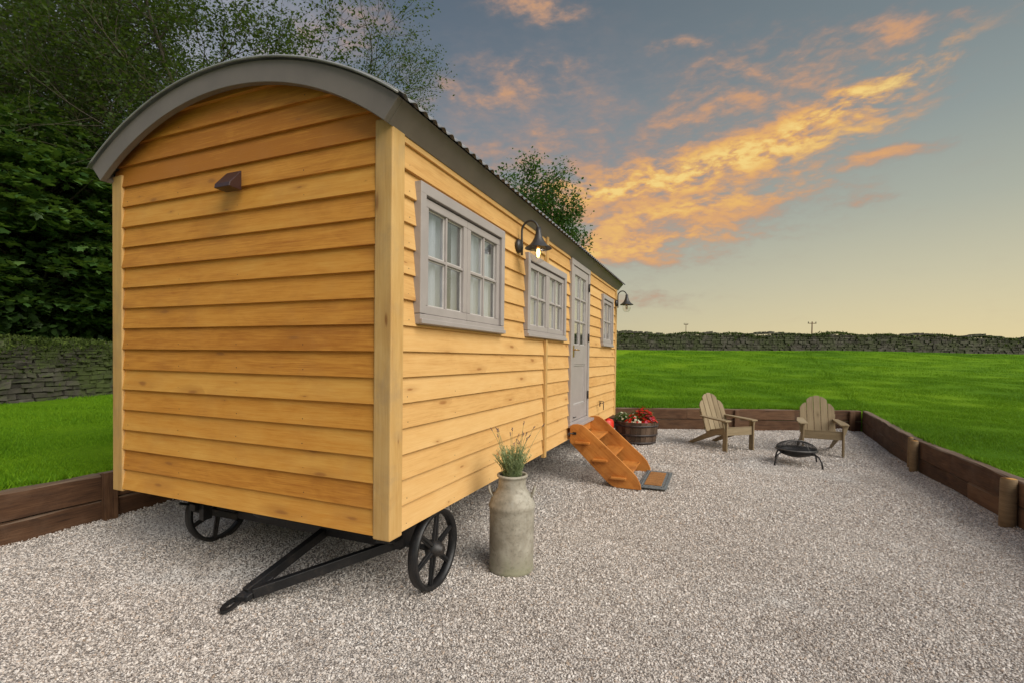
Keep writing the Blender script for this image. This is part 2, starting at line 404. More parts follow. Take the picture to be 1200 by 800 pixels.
def glass_mat(name, refl=0.75, tint=(0.85, 0.88, 0.9)):
    m_ = bpy.data.materials.new(name); m_.use_nodes = True; T = NT(m_.node_tree)
    wob = T.noise(T.n('ShaderNodeTexCoord').outputs['Object'], 1.6, 2, 0.4)
    bp = T.n('ShaderNodeBump', {'Height': wob, 'Strength': 0.06, 'Distance': 0.02})
    ge = T.n('ShaderNodeNewGeometry')
    cs = T.math('ABSOLUTE', T.n('ShaderNodeVectorMath', {0: ge.outputs['Incoming'], 1: bp}, operation='DOT_PRODUCT').outputs['Value'])
    f = T.math('ADD', T.math('MULTIPLY', T.math('POWER', T.math('SUBTRACT', 1.0, cs), 5.0), 0.92 * refl), 0.07 * refl, clamp=True)
    g_ = T.n('ShaderNodeBsdfGlossy', {'Color': (1, 1, 1), 'Roughness': 0.02, 'Normal': bp}); tr = T.n('ShaderNodeBsdfTransparent', {'Color': tint})
    T.n('ShaderNodeOutputMaterial', {0: T.n('ShaderNodeMixShader', {0: f, 1: tr, 2: g_})})
    return m_


M['glass'] = glass_mat('window_glass', 2.1, (0.93, 0.95, 0.97))
M['globe'] = glass_mat('lamp_glass', 1.3, (0.96, 0.95, 0.93))


def curtain_mat():
    m_, T, bs, out = new_mat('linen_curtain')
    oc = T.n('ShaderNodeTexCoord').outputs['Object']
    n = T.noise(oc, 3, 3)
    T.put(bs.inputs['Base Color'], T.mix(n, (0.50, 0.50, 0.52), (0.60, 0.60, 0.62))); bs.inputs['Roughness'].default_value = 0.9
    return m_


M['curtain'] = curtain_mat()


def emis(name, col, st):
    m_ = bpy.data.materials.new(name); m_.use_nodes = True; T = NT(m_.node_tree)
    T.n('ShaderNodeOutputMaterial', {0: T.n('ShaderNodeEmission', {'Color': (*col, 1), 'Strength': st})}); return m_


M['bulb'] = emis('glowing_filament', (1.0, 0.60, 0.20), 3.5)


def churn_mat():
    m_, T, bs, out = new_mat('weathered_churn')
    oc = T.n('ShaderNodeTexCoord').outputs['Object']
    z = T.n('ShaderNodeSeparateXYZ', {0: oc}).outputs[2]
    n = T.noise(oc, 5, 7, 0.65, 0.3); n2 = T.noise(oc, 45, 5, 0.65)
    st = T.noise(T.n('ShaderNodeMapping', {'Vector': oc, 'Scale': (14, 14, 1.4)}), 1.0, 5, 0.6)
    c = T.mix(T.mrange(n, 0.35, 0.68), (0.26, 0.23, 0.175), (0.46, 0.425, 0.35))
    c = T.mix(T.mrange(n2, 0.5, 0.72, 0, 0.6), c, (0.15, 0.13, 0.10))
    c = T.mix(T.mrange(st, 0.52, 0.75, 0, 0.5), c, (0.40, 0.39, 0.34))
    moss = T.math('MULTIPLY', T.mrange(z, 0.22, 0.03), T.mrange(n, 0.42, 0.62))
    c = T.mix(T.math('MULTIPLY', moss, 0.6), c, (0.14, 0.145, 0.055))
    T.put(bs.inputs['Base Color'], c); bs.inputs['Metallic'].default_value = 0.1
    T.put(bs.inputs['Roughness'], T.math('ADD', T.math('MULTIPLY', n2, 0.3), 0.55))
    T.put(bs.inputs['Normal'], T.n('ShaderNodeBump', {'Height': T.math('ADD', n2, n), 'Strength': 0.25, 'Distance': 0.004}))
    return m_


M['churn'] = churn_mat()


def stone_mat(name, moss=0.4, dark=1.0):
    m_, T, bs, out = new_mat(name)
    oc = T.n('ShaderNodeTexCoord').outputs['Object']; r = T.n('ShaderNodeAttribute', attribute_name='rnd').outputs['Fac']
    n = T.noise(oc, 9, 7, 0.7); n2 = T.noise(oc, 1.2, 5, 0.6)
    d = dark
    c = T.ramp(T.math('ADD', T.math('MULTIPLY', n, 0.6), T.math('MULTIPLY', r, 0.5)),
               [(0.2, (0.04 * d, 0.035 * d, 0.03 * d)), (0.5, (0.115 * d, 0.098 * d, 0.08 * d)), (0.75, (0.17 * d, 0.15 * d, 0.125 * d)), (0.95, (0.30 * d, 0.27 * d, 0.24 * d))])
    nz = T.n('ShaderNodeSeparateXYZ', {0: T.n('ShaderNodeNewGeometry').outputs['Normal']}).outputs[2]
    ms = T.math('MULTIPLY', T.mrange(T.math('ADD', T.math('ADD', n2, T.math('MULTIPLY', n, 0.3)), T.math('MULTIPLY', nz, 0.25)), 0.52, 0.78), moss)
    c = T.mix(ms, c, (0.055, 0.075, 0.015))
    T.put(bs.inputs['Base Color'], c); bs.inputs['Roughness'].default_value = 0.9
    T.put(bs.inputs['Normal'], T.n('ShaderNodeBump', {'Height': n, 'Strength': 0.7, 'Distance': 0.02}))
    return m_


M['stone'] = stone_mat('mossy_field_stone', 0.95, 0.52)
M['stone_far'] = stone_mat('far_field_stone', 0.6, 0.62)
M['moss'] = leafmat('moss_green', (0.03, 0.045, 0.008), (0.06, 0.09, 0.014), (0.10, 0.13, 0.02), 0.1, 0.9)


def lawn_mat():
    m_, T, bs, out = new_mat('lawn_turf')
    pos = T.n('ShaderNodeNewGeometry').outputs['Position']
    n0 = T.noise(pos, 0.22, 4, 0.6, 0.4); n1 = T.noise(pos, 1.6, 6, 0.65); n2 = T.noise(pos, 16, 5, 0.7); n3 = T.noise(pos, 90, 3, 0.6)
    t = T.math('ADD', T.math('ADD', T.math('MULTIPLY', n0, 0.60), T.math('MULTIPLY', n1, 0.20)), T.math('ADD', T.math('MULTIPLY', n2, 0.14), T.math('MULTIPLY', n3, 0.08)))
    c = T.ramp(t, [(0.30, (0.030, 0.090, 0.004)), (0.44, (0.100, 0.235, 0.006)), (0.56, (0.175, 0.34, 0.008)), (0.74, (0.29, 0.44, 0.012))])
    T.put(bs.inputs['Base Color'], c); bs.inputs['Roughness'].default_value = 0.85; bs.inputs['Specular IOR Level'].default_value = 0.1
    T.put(bs.inputs['Normal'], T.n('ShaderNodeBump', {'Height': T.math('ADD', T.math('ADD', n2, n3), n1), 'Strength': 0.9, 'Distance': 0.05}))
    return m_


def gravel_base_mat():
    m_, T, bs, out = new_mat('gravel_bed')
    pos = T.n('ShaderNodeNewGeometry').outputs['Position']
    vo = T.n('ShaderNodeTexVoronoi', {'Vector': pos, 'Scale': 80.0, 'Randomness': 1.0})
    hs = T.n('ShaderNodeSeparateColor', {0: vo.outputs['Color']})
    big = T.noise(pos, 0.7, 5, 0.6)
    t = T.math('ADD', T.math('MULTIPLY', hs.outputs[0], 0.8), T.math('MULTIPLY', big, 0.3))
    c = T.ramp(t, GR)
    c = T.mix(T.mrange(vo.outputs['Distance'], 0.30, 0.65, 0.1, 0.7), c, (0.09, 0.075, 0.065))
    T.put(bs.inputs['Base Color'], c); bs.inputs['Roughness'].default_value = 0.85
    T.put(bs.inputs['Normal'], T.n('ShaderNodeBump', {'Height': T.math('SUBTRACT', hs.outputs[1], vo.outputs['Distance']), 'Strength': 0.9, 'Distance': 0.012}))
    return m_


GR = [(0.08, (0.20, 0.168, 0.144)), (0.32, (0.47, 0.412, 0.362)), (0.58, (0.66, 0.598, 0.540)), (0.85, (0.75, 0.700, 0.65)), (1.0, (0.80, 0.775, 0.74))]


def chip_mat():
    m_, T, bs, out = new_mat('gravel_chip')
    r = T.n('ShaderNodeObjectInfo').outputs['Random']
    pos = T.n('ShaderNodeNewGeometry').outputs['Position']
    big = T.noise(pos, 0.7, 5, 0.6); n = T.noise(pos, 120, 3, 0.6)
    t = T.math('ADD', T.math('ADD', T.math('MULTIPLY', r, 0.72), T.math('MULTIPLY', big, 0.30)), T.math('MULTIPLY', T.math('SUBTRACT', n, 0.5), 0.3))
    c = T.ramp(t, GR)
    rr = T.math('FRACT', T.math('MULTIPLY', r, 37.0))
    c = T.mix(T.math('MULTIPLY', T.math('GREATER_THAN', rr, 0.92), 0.5), c, (0.40, 0.27, 0.17))
    dust = T.noise(pos, 0.55, 5, 0.65, 0.6); damp = T.noise(T.n('ShaderNodeMapping', {'Vector': pos, 'Location': (7, 3, 0)}), 0.9, 5, 0.65, 0.4)
    c = T.mix(T.mrange(dust, 0.54, 0.66, 0, 0.55), c, (0.66, 0.645, 0.62)); c = T.mix(T.mrange(damp, 0.54, 0.70, 0, 0.45), c, (0.27, 0.215, 0.17))
    T.put(bs.inputs['Base Color'], c); bs.inputs['Roughness'].default_value = 0.8
    return m_


M['lawn'] = lawn_mat(); M['gravel'] = gravel_base_mat(); M['chip'] = chip_mat()


# ================================================================== SETTING
def spot(px, dist):
    """a ground position given by its bearing (tangent units off the view axis, 1200-wide) and its distance"""
    k = (px - 600) / 565.94
    return (CP.x + dist * (FW.x + RT.x * k), CP.y + dist * (FW.y + RT.y * k))


PAD = [(-3.45, -9.0), (4.30, -9.0), (4.36, 3.5), (4.40, 6.2), (4.86, 10.76), (-3.45, 7.36)]


def terrain(x, y):
    s = (x - CP.x) * FW.x + (y - CP.y) * FW.y
    lat = (x - CP.x) * RT.x + (y - CP.y) * RT.y
    t = max(0.0, s - 11.3); rise = 0.0735 * (math.sqrt(t * t + 1.0) - 1.0)
    rise = min(rise, 1.80 + 0.012 * max(-5, min(lat, 25)) + 0.004 * max(0, s - 36) * 0)
    rise *= 1.0 + 0.006 * max(-10, min(lat, 22))
    z = 0.44 + rise + 0.030 * max(0.0, min(-x - 3.6, 10))
    if y < -4: z *= max(0.0, min(1.0, (y + 9) / 5.0))
    d = math.hypot(x - 0.5, y - 1.5)
    z += 0.05 * math.sin(x * 0.31 + 1.3) * math.sin(y * 0.27) * min(1, max(0, (d - 9) / 10))
    z += 0.012 * math.sin(x * 1.7 + y * 0.6) * math.sin(y * 1.3 - x * 0.4)
    return z


def build_ground():
    c = (0.5, 1.5); n = 360
    def hit(a):
        dx, dy = math.cos(a), math.sin(a); best = 1e9
        for i in range(len(PAD)):
            x1, y1 = PAD[i]; x2, y2 = PAD[(i + 1) % len(PAD)]
            ex, ey = x2 - x1, y2 - y1; det = dx * (-ey) + ex * dy
            if abs(det) < 1e-9: continue
            t = ((x1 - c[0]) * (-ey) + ex * (y1 - c[1])) / det
            u = (dx * (y1 - c[1]) - dy * (x1 - c[0])) / det
            if t > 0 and -1e-6 <= u <= 1 + 1e-6: best = min(best, t)
        return best
    angs = [2 * PI * k / n for k in range(n)] + [math.atan2(y - c[1], x - c[0]) % (2 * PI) for x, y in PAD]
    angs = sorted(set(round(a, 6) for a in angs)); N = len(angs)
    offs = [0, 0.1, 0.25, 0.5, 0.8, 1.2, 1.7, 2.3, 3, 3.8, 4.7, 5.7, 6.8, 8, 9.5, 11, 13, 15, 17.5, 20, 23, 26, 29, 33, 38, 45, 55, 70, 100, 160, 300, 700, 1500]
    vs = []; fs = []
    for a in angs:
        r = hit(a); vs.append((c[0] + r * math.cos(a), c[1] + r * math.sin(a), -0.35))
    for o in offs:
        for a in angs:
            r = hit(a) + o; x, y = c[0] + r * math.cos(a), c[1] + r * math.sin(a); vs.append((x, y, terrain(x, y)))
    for i in range(len(offs)):
        for k in range(N):
            k2 = (k + 1) % N; fs.append((i * N + k, i * N + k2, (i + 1) * N + k2, (i + 1) * N + k))
    mb = MB(); mb.add(vs, fs, None, 0.5, True)
    tag(mb.build('lawn', M['lawn']), kind='structure')


build_ground()


def gz(x, y):
    """height of the raked gravel bed"""
    z = 0.010 * math.sin(x * 1.9 + 0.7) * math.sin(y * 1.4) + 0.006 * math.sin(x * 4.1 - y * 3.3) + 0.004 * math.sin(7.3 * x + 1.1 * y) * math.sin(5.9 * y)
    e = min(abs(x + 3.37), abs(4.28 - x)); z += 0.05 * max(0, 1 - e / 0.35) ** 2
    return z


def inpad(x, y, mrg=0.0):
    return x > -3.38 - mrg and x < 4.28 + mrg + max(0, (y - 6.2) * 0.105) and y < 8.66 + (x - 0) * 0.4148 + mrg


def build_gravel():
    vs = []; fs = []; xs = np.arange(-3.44, 4.86, 0.09); ys = np.arange(-8.9, 10.7, 0.09); idx = {}
    for j, y in enumerate(ys):
        for i, x in enumerate(xs):
            idx[i, j] = len(vs); vs.append((x, y, gz(x, y)))
    for j in range(len(ys) - 1):
        for i in range(len(xs) - 1):
            if inpad(xs[i + 1], ys[j + 1], 0.1): fs.append((idx[i, j], idx[i + 1, j], idx[i + 1, j + 1], idx[i, j + 1]))
    mb = MB(); mb.add(vs, fs, None, 0.5, True); o = mb.build('gravel_ground', M['gravel']); tag(o, kind='structure')
    # loose chips
    pts = []
    bands = [(0.9, 2.6, 9500), (2.6, 4.5, 7500), (4.5, 7.0, 4200), (7.0, 13.5, 1700)]
    C2 = np.array([CP.x, CP.y]); Fh = np.array([FW.x, FW.y]); Rh = np.array([RT.x, RT.y])
    for a, b, dens in bands:
        wmax = b * 1.18; area = (b - a) * 2 * wmax; n = int(area * dens)
        s = rng.uniform(a, b, n); l = rng.uniform(-wmax, wmax, n)
        k = np.abs(l) < s * 1.16 + 0.25; s = s[k]; l = l[k]
        P = C2 + s[:, None] * Fh + l[:, None] * Rh
        ok = (P[:, 0] > -3.38) & (P[:, 0] < 4.28 + np.maximum(0, (P[:, 1] - 6.2) * 0.105)) & (P[:, 1] < 8.66 + P[:, 0] * 0.4148)
        P = P[ok]; s = s[ok]
        sc = np.clip(rng.lognormal(0, 0.32, len(P)), 0.5, 2.2) * (0.0047 if a < 2.5 else 0.0050 if a < 4.5 else 0.0063 if a < 7 else 0.0082)
        x, y = P[:, 0], P[:, 1]
        z = 0.010 * np.sin(x * 1.9 + 0.7) * np.sin(y * 1.4) + 0.006 * np.sin(x * 4.1 - y * 3.3) + 0.004 * np.sin(7.3 * x + 1.1 * y) * np.sin(5.9 * y)
        e = np.minimum(np.abs(x + 3.37), np.abs(4.28 - x)); z = z + 0.05 * np.maximum(0, 1 - e / 0.35) ** 2
        pts.append(np.stack([x, y, z + sc * 0.35, sc], 1))
    P = np.concatenate(pts); n = len(P)
    me = bpy.data.meshes.new('gravel_chips'); me.vertices.add(n); me.vertices.foreach_set('co', P[:, :3].ravel())
    at = me.attributes.new('sz', 'FLOAT_VECTOR', 'POINT')
    v = P[:, 3:4] * rng.uniform([0.8, 0.6, 0.45], [1.5, 1.1, 0.9], (n, 3)); at.data.foreach_set('vector', v.ravel().astype(np.float32))
    ar = me.attributes.new('rt', 'FLOAT_VECTOR', 'POINT')
    v = np.stack([rng.normal(0, 0.5, n), rng.normal(0, 0.5, n), rng.uniform(0, 6.28, n)], 1); ar.data.foreach_set('vector', v.ravel().astype(np.float32))
    me.materials.append(M['chip'])
    o = bpy.data.objects.new('gravel_chips', me); COL.objects.link(o); tag(o, kind='stuff', label='loose pale pinkish grey gravel chips over the yard', cat='gravel')
    ng = bpy.data.node_groups.new('scatter_chips', 'GeometryNodeTree')
    ng.interface.new_socket('Geometry', in_out='INPUT', socket_type='NodeSocketGeometry'); ng.interface.new_socket('Geometry', in_out='OUTPUT', socket_type='NodeSocketGeometry')
    N = ng.nodes; L = ng.links
    gi = N.new('NodeGroupInput'); go = N.new('NodeGroupOutput')
    ico = N.new('GeometryNodeMeshIcoSphere'); ico.inputs['Radius'].default_value = 1.0; ico.inputs['Subdivisions'].default_value = 1
    sp = N.new('GeometryNodeSetPosition'); L.new(ico.outputs[0], sp.inputs[0])
    wn = N.new('ShaderNodeTexWhiteNoise'); ps = N.new('GeometryNodeInputPosition'); L.new(ps.outputs[0], wn.inputs[0])
    sb = N.new('ShaderNodeVectorMath'); sb.operation = 'SUBTRACT'; L.new(wn.outputs['Color'], sb.inputs[0]); sb.inputs[1].default_value = (0.5, 0.5, 0.5)
    sc = N.new('ShaderNodeVectorMath'); sc.operation = 'SCALE'; L.new(sb.outputs[0], sc.inputs[0]); sc.inputs['Scale'].default_value = 0.7; L.new(sc.outputs[0], sp.inputs['Offset'])
    ss = N.new('GeometryNodeSetShadeSmooth'); ss.inputs['Shade Smooth'].default_value = False; L.new(sp.outputs[0], ss.inputs[0])
    sm = N.new('GeometryNodeSetMaterial'); sm.inputs['Material'].default_value = M['chip']; L.new(ss.outputs[0], sm.inputs[0])
    ip = N.new('GeometryNodeInstanceOnPoints'); L.new(gi.outputs[0], ip.inputs['Points']); L.new(sm.outputs[0], ip.inputs['Instance'])
    a1 = N.new('GeometryNodeInputNamedAttribute'); a1.data_type = 'FLOAT_VECTOR'; a1.inputs[0].default_value = 'sz'
    a2 = N.new('GeometryNodeInputNamedAttribute'); a2.data_type = 'FLOAT_VECTOR'; a2.inputs[0].default_value = 'rt'
    L.new(a1.outputs[0], ip.inputs['Scale'])
    er = N.new('FunctionNodeEulerToRotation'); L.new(a2.outputs[0], er.inputs[0]); L.new(er.outputs[0], ip.inputs['Rotation'])
    L.new(ip.outputs[0], go.inputs[0])
    md = o.modifiers.new('scatter', 'NODES'); md.node_group = ng


build_gravel()


def soup(name, V, nper, mat, rnd, parent=None):
    """fast mesh from V (n, nper, 3): n separate polygons"""
    n = V.shape[0]; me = bpy.data.meshes.new(name)
    me.vertices.add(n * nper); me.vertices.foreach_set('co', V.reshape(-1).astype(np.float32))
    me.loops.add(n * nper); me.loops.foreach_set('vertex_index', np.arange(n * nper, dtype=np.int32))
    me.polygons.add(n); me.polygons.foreach_set('loop_start', np.arange(0, n * nper, nper, dtype=np.int32))
    try: me.polygons.foreach_set('loop_total', np.full(n, nper, dtype=np.int32))
    except Exception: pass
    at = me.attributes.new('rnd', 'FLOAT', 'FACE'); at.data.foreach_set('value', rnd.astype(np.float32))
    me.materials.append(mat); me.update(calc_edges=True)
    o = bpy.data.objects.new(name, me); COL.objects.link(o)
    if parent is not None: o.parent = parent
    return o


TERR = np.vectorize(terrain)


def build_grass():
    M['grass'] = leafmat('grass_blade', (0.032, 0.095, 0.005), (0.115, 0.26, 0.008), (0.22, 0.38, 0.012), 0.3, 0.6, 0.15)
    C2 = np.array([CP.x, CP.y]); Fh = np.array([FW.x, FW.y]); Rh = np.array([RT.x, RT.y]); out = []
    for a, b, dens, h in [(3.0, 6, 7000, 0.034), (6, 9, 4200, 0.04), (9, 13, 2600, 0.046), (13, 19, 1000, 0.055), (19, 33, 260, 0.075)]:
        wmax = b * 1.2; n = int((b - a) * 2 * wmax * dens); s = rng.uniform(a, b, n); l = rng.uniform(-wmax, wmax, n)
        k = (np.abs(l) < s * 1.15 + 0.4); s = s[k]; l = l[k]
        P = C2 + s[:, None] * Fh + l[:, None] * Rh; x, y = P[:, 0], P[:, 1]
        inside = (x > -3.47) & (x < 4.39 + np.maximum(0, (y - 6.2) * 0.105)) & (y < 8.80 + x * 0.4148)
        left = x < -3.4
        beyond = x < -9.2 - 0.34 * y                       # under the trees, past the stone wall
        vis = ~inside & ~beyond & (~left | (l < -s * 0.55))
        x, y, s = x[vis], y[vis], s[vis]
        tuft = 0.75 + 0.5 * np.sin(x * 2.1 + 1.7 * np.sin(y * 1.3)) * np.sin(y * 2.6 + 1.1 * np.sin(x * 1.9))
        edge = np.minimum.reduce([np.abs(x + 3.5), np.abs(x - 4.42 - np.maximum(0, (y - 6.2) * 0.105)), np.abs(y - 8.83 - x * 0.4148)])
        out.append(np.stack([x, y, h * tuft * (1 + 1.1 * np.exp(-edge / 0.05))], 1))
    P = np.concatenate(out); n = len(P); z = TERR(P[:, 0], P[:, 1])
    h = P[:, 2] * rng.uniform(0.5, 1.3, n); a = rng.uniform(0, 2 * PI, n); w = h * 0.10 + 0.0015; lean = rng.normal(0, 0.45, (n, 2)) * h[:, None]
    b0 = np.stack([P[:, 0] - np.cos(a) * w, P[:, 1] - np.sin(a) * w, z - 0.004], 1)
    b1 = np.stack([P[:, 0] + np.cos(a) * w, P[:, 1] + np.sin(a) * w, z - 0.004], 1)
    t = np.stack([P[:, 0] + lean[:, 0], P[:, 1] + lean[:, 1], z + h], 1)
    o = soup('lawn_grass', np.stack([b0, b1, t], 1), 3, M['grass'], rng.uniform(0, 1, n))
    tag(o, 'short bright green grass of the lawn round the gravel yard', 'grass', kind='stuff')
    print('grass', n)


build_grass()


# ------------------------------------------------------------------ sleeper walls
def sleeper_wall(name, A, B, thick_dir, top, label, joints, stakes, th=0.11, wob=0.006):
    """two courses of sleepers from A to B; thick_dir is the outward normal; stakes = distances along, on the inner face"""
    A = Vector((*A, 0)); B = Vector((*B, 0)); L = (B - A).length; d = (B - A) / L; nrm = Vector((*thick_dir, 0))
    root = empty(name, A, 0, label, 'retaining wall', 'sleeper retaining walls round the gravel')
    top1 = top; hs = top / 2 + 0.0
    cuts = [0] + joints + [L]
    for c in range(2):
        cc = cuts if c else [0] + [min(L - 0.2, j + 0.9) for j in joints] + [L]
        for i in range(len(cc) - 1):
            a, b = cc[i] + 0.003, cc[i + 1] - 0.003
            z0, z1 = (-0.12, hs - 0.004) if c == 0 else (hs + 0.004, top1)
            z1 += random.uniform(-0.006, 0.006); o = random.uniform(0, 0.012) + (0.008 if c == 0 else 0)
            mb = MB(); n = max(2, int((b - a) / 0.25)); rnd = random.random(); ox = random.random() * 9
            vs = []; fs = []; uvs = []
            rings = []
            for k in range(n + 1):
                q = d * (a + (b - a) * k / n)
                j = lambda: random.uniform(-wob, wob)
                pr = [q + nrm * (o + j()) + Vector((0, 0, z0)), q + nrm * (o + j()) + Vector((0, 0, z1 - 0.015 + j())), q + nrm * (o + 0.014 + j() * .5) + Vector((0, 0, z1 + j())),
                      q + nrm * (th) + Vector((0, 0, z1 + j())), q + nrm * (th) + Vector((0, 0, z0))]
                rings.append(len(vs)); vs += pr
            hgt = [0, z1 - z0, z1 - z0 + .02, z1 - z0 + th, 2 * (z1 - z0) + th]
            for k in range(n):
                for e in range(5):
                    e2 = (e + 1) % 5; fs.append((rings[k] + e, rings[k] + e2, rings[k + 1] + e2, rings[k + 1] + e))
                    u0, u1 = (b - a) * k / n + ox, (b - a) * (k + 1) / n + ox; h0 = hgt[e]; h1 = hgt[e2] if e2 else hgt[e] + th
                    uvs.append([(u0, h0), (u0, h1), (u1, h1), (u1, h0)])
            for r0 in (rings[0], rings[-1]):
                fs.append([r0 + e for e in range(5)]); uvs.append([(0.1 * e, 0) for e in range(5)])
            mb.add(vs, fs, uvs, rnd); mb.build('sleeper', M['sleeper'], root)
    for (s_, r, h, kind) in stakes:
        mb = MB(); c = d * s_ - nrm * (r * (0.85 if kind else 0.5))
        if kind:
            prof = [(r * 1.02, -0.1), (r, 0.1), (r * 0.97, h - 0.01), (r * 0.9, h)]
            mb.lathe(prof, c, n=14); o = mb.build('stake', M['stake'], root)
            mb2 = MB(); mb2.lathe([(r * 0.9, 0), (0.0, 0.004)], c + Vector((0, 0, h + 0.001)), n=14); mb2.build('cut_end', M['stakecut'], o)
        else:
            mb.beam(c + Vector((0, 0, -0.1)), c + Vector((0, 0, h)), 0.11, 0.045, up=nrm); mb.build('stake', M['sleeper'], root, 0.004)
    return root


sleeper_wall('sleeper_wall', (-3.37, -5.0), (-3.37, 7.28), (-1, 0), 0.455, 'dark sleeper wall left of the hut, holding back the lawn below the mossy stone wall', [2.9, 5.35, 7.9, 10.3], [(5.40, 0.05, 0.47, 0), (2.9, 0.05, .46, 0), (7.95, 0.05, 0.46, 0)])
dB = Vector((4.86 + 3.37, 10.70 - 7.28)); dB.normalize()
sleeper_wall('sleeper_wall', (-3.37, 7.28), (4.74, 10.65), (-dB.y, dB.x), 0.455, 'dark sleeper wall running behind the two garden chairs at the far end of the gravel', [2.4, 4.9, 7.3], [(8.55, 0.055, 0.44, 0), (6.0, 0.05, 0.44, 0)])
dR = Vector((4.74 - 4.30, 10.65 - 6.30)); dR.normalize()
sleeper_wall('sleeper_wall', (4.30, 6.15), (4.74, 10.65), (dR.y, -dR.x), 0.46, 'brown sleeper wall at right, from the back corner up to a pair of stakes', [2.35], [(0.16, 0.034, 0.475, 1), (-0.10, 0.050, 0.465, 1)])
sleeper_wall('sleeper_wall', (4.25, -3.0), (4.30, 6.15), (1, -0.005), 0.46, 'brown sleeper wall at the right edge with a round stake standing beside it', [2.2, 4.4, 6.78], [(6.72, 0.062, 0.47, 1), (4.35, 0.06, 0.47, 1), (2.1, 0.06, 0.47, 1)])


# ------------------------------------------------------------------ dry stone walls
def rubble(mb, A, B, base_f, height, thick, sl=(0.16, 0.42), sh=(0.05, 0.12), sub=True, rough=0.02, both=True, cap=True, seed=1, jit=0.018, uneven=0.0):
    rd = random.Random(seed); A = Vector((*A, 0)); B = Vector((*B, 0)); L = (B - A).length; d = (B - A) / L; n = Vector((-d.y, d.x, 0))
    def stone(c, l, t, h, up=False):
        ry = rd.uniform(-0.07, 0.07); e = []
        for zz in (-1, 1):
            for (a, b) in ((-1, -1), (1, -1), (1, 1), (-1, 1)):
                k = rd.uniform(0.72, 1.0); k2 = rd.uniform(0.80, 1.02); k3 = rd.uniform(0.6, 1.0)
                v = d * (a * l / 2 * k) + n * (b * t / 2 * k2) + Vector((0, 0, zz * h / 2 * k3 + a * l / 2 * ry))
                e.append(c + v)
        mb.hexa(e, 0, rd.random())
    z = 0.0
    while z < height - 0.03:
        h = rd.uniform(*sh) * (1.25 - 0.45 * z / height); x = -rd.uniform(0, 0.2)
        while x < L:
            l = rd.uniform(*sl) * (0.7 if rd.random() < 0.35 else 1.0)
            q = A + d * (x + l / 2); zb = base_f(q.x, q.y)
            w = thick * (1 - 0.25 * z / height)
            if z + h > height + 0.12 * uneven * math.sin(x * 0.9 + 2 * math.sin(x * .37)) + uneven * 0.05 * math.sin(x * 5.1): x += l; continue
            for s in ((-1, 1) if both else (-1,)):
                stone(q + n * (s * (w / 2 - 0.08) + rd.uniform(-jit, jit)) + Vector((0, 0, zb + z + h / 2)), l * 1.08, 0.2 + rd.uniform(0, .05), h * rd.uniform(0.95, 1.2))
            x += l
        z += h
    if cap:
        x = 0.0
        while x < L:
            l = rd.uniform(0.07, 0.22); q = A + d * (x + l / 2); hh = rd.uniform(0.10, 0.24)
            stone(q + Vector((0, 0, base_f(q.x, q.y) + height + 0.12 * uneven * math.sin(x * 0.9 + 2 * math.sin(x * .37)) + hh / 2 - 0.05)), l * 1.1, thick * 0.75, hh); x += l
    # solid heart so that no daylight shows between the stones
    k = 12
    for i in range(k):
        a = A + d * (L * i / k); b = A + d * (L * (i + 1) / k); za, zb = base_f(a.x, a.y), base_f(b.x, b.y); w = thick / 2 - 0.11
        mb.hexa([a - n * w + Vector((0, 0, za - .1)), b - n * w + Vector((0, 0, zb - .1)), b + n * w + Vector((0, 0, zb - .1)), a + n * w + Vector((0, 0, za - .1)),
                 a - n * w * .8 + Vector((0, 0, za + height - .04)), b - n * w * .8 + Vector((0, 0, zb + height - .04)), b + n * w * .8 + Vector((0, 0, zb + height - .04)), a + n * w * .8 + Vector((0, 0, za + height - .04))], 0, 0.05)


wl = empty('stone_wall', (-10.2, 2.9, 0.5), 0, 'mossy dry stone wall under the dark trees left of the hut', 'stone wall')
mb = MB(); WA = (-8.38, -2.7); WB = (-14.3, 14.7)   # along the far side of the left lawn and on behind the hut
rubble(mb, WA, WB, lambda x, y: terrain(x, y) - 0.02, 1.0, 0.6, sl=(0.10, 0.36), sh=(0.04, 0.10), jit=0.035, seed=3, cap=True)
wlo = mb.build('stonework', M['stone']); wlo.parent = wl; wlo.matrix_parent_inverse = Matrix.Translation((10.2, -2.9, -0.5))


def moss_on(wall, A, B, height, n, spread, size, name='moss', off=(10.2, -2.9, -0.5), drop=0.2):
    A = np.array(A); B = np.array(B); t = rng.uniform(0, 1, n); c = A + (B - A) * t[:, None]; dd = (B - A) / np.linalg.norm(B - A); nn = np.array([-dd[1], dd[0]])
    lat = rng.normal(0, spread, n); c = c + nn * lat[:, None]
    z = TERR(c[:, 0], c[:, 1]) + height + 0.06 * np.sin(t * 90) + 0.05 * np.sin(t * 37 + 2) - np.abs(rng.normal(0, drop, n)) * (rng.uniform(0, 1, n) < 0.5) + rng.uniform(-0.03, 0.07, n)
    P = np.stack([c[:, 0], c[:, 1], z], 1)
    s = size * rng.uniform(0.5, 1.4, n)
    V = P[:, None, :] + rng.normal(0, 1, (n, 4, 3)) * s[:, None, None] * 0.6
    o = soup(name, V, 4, M['moss'], rng.uniform(0, 1, n)); o.parent = wall; o.matrix_parent_inverse = Matrix.Translation(off); tag(o, kind='stuff')


moss_on(wl, WA, WB, 1.04, 60000, 0.24, 0.026, drop=0.28)
fa = spot(560, 35.0); fb = spot(1400, 34.0)
wf = empty('stone_wall', (fa[0], fa[1], 2.2), 0, 'long dry stone wall along the top of the lawn on the horizon', 'stone wall')
mb = MB(); rubble(mb, fa, fb, lambda x, y: terrain(x, y) - 0.05, 1.13, 0.6, sl=(0.16, 0.4), sh=(0.08, 0.16), both=False, seed=5, jit=0.05, uneven=1.0)
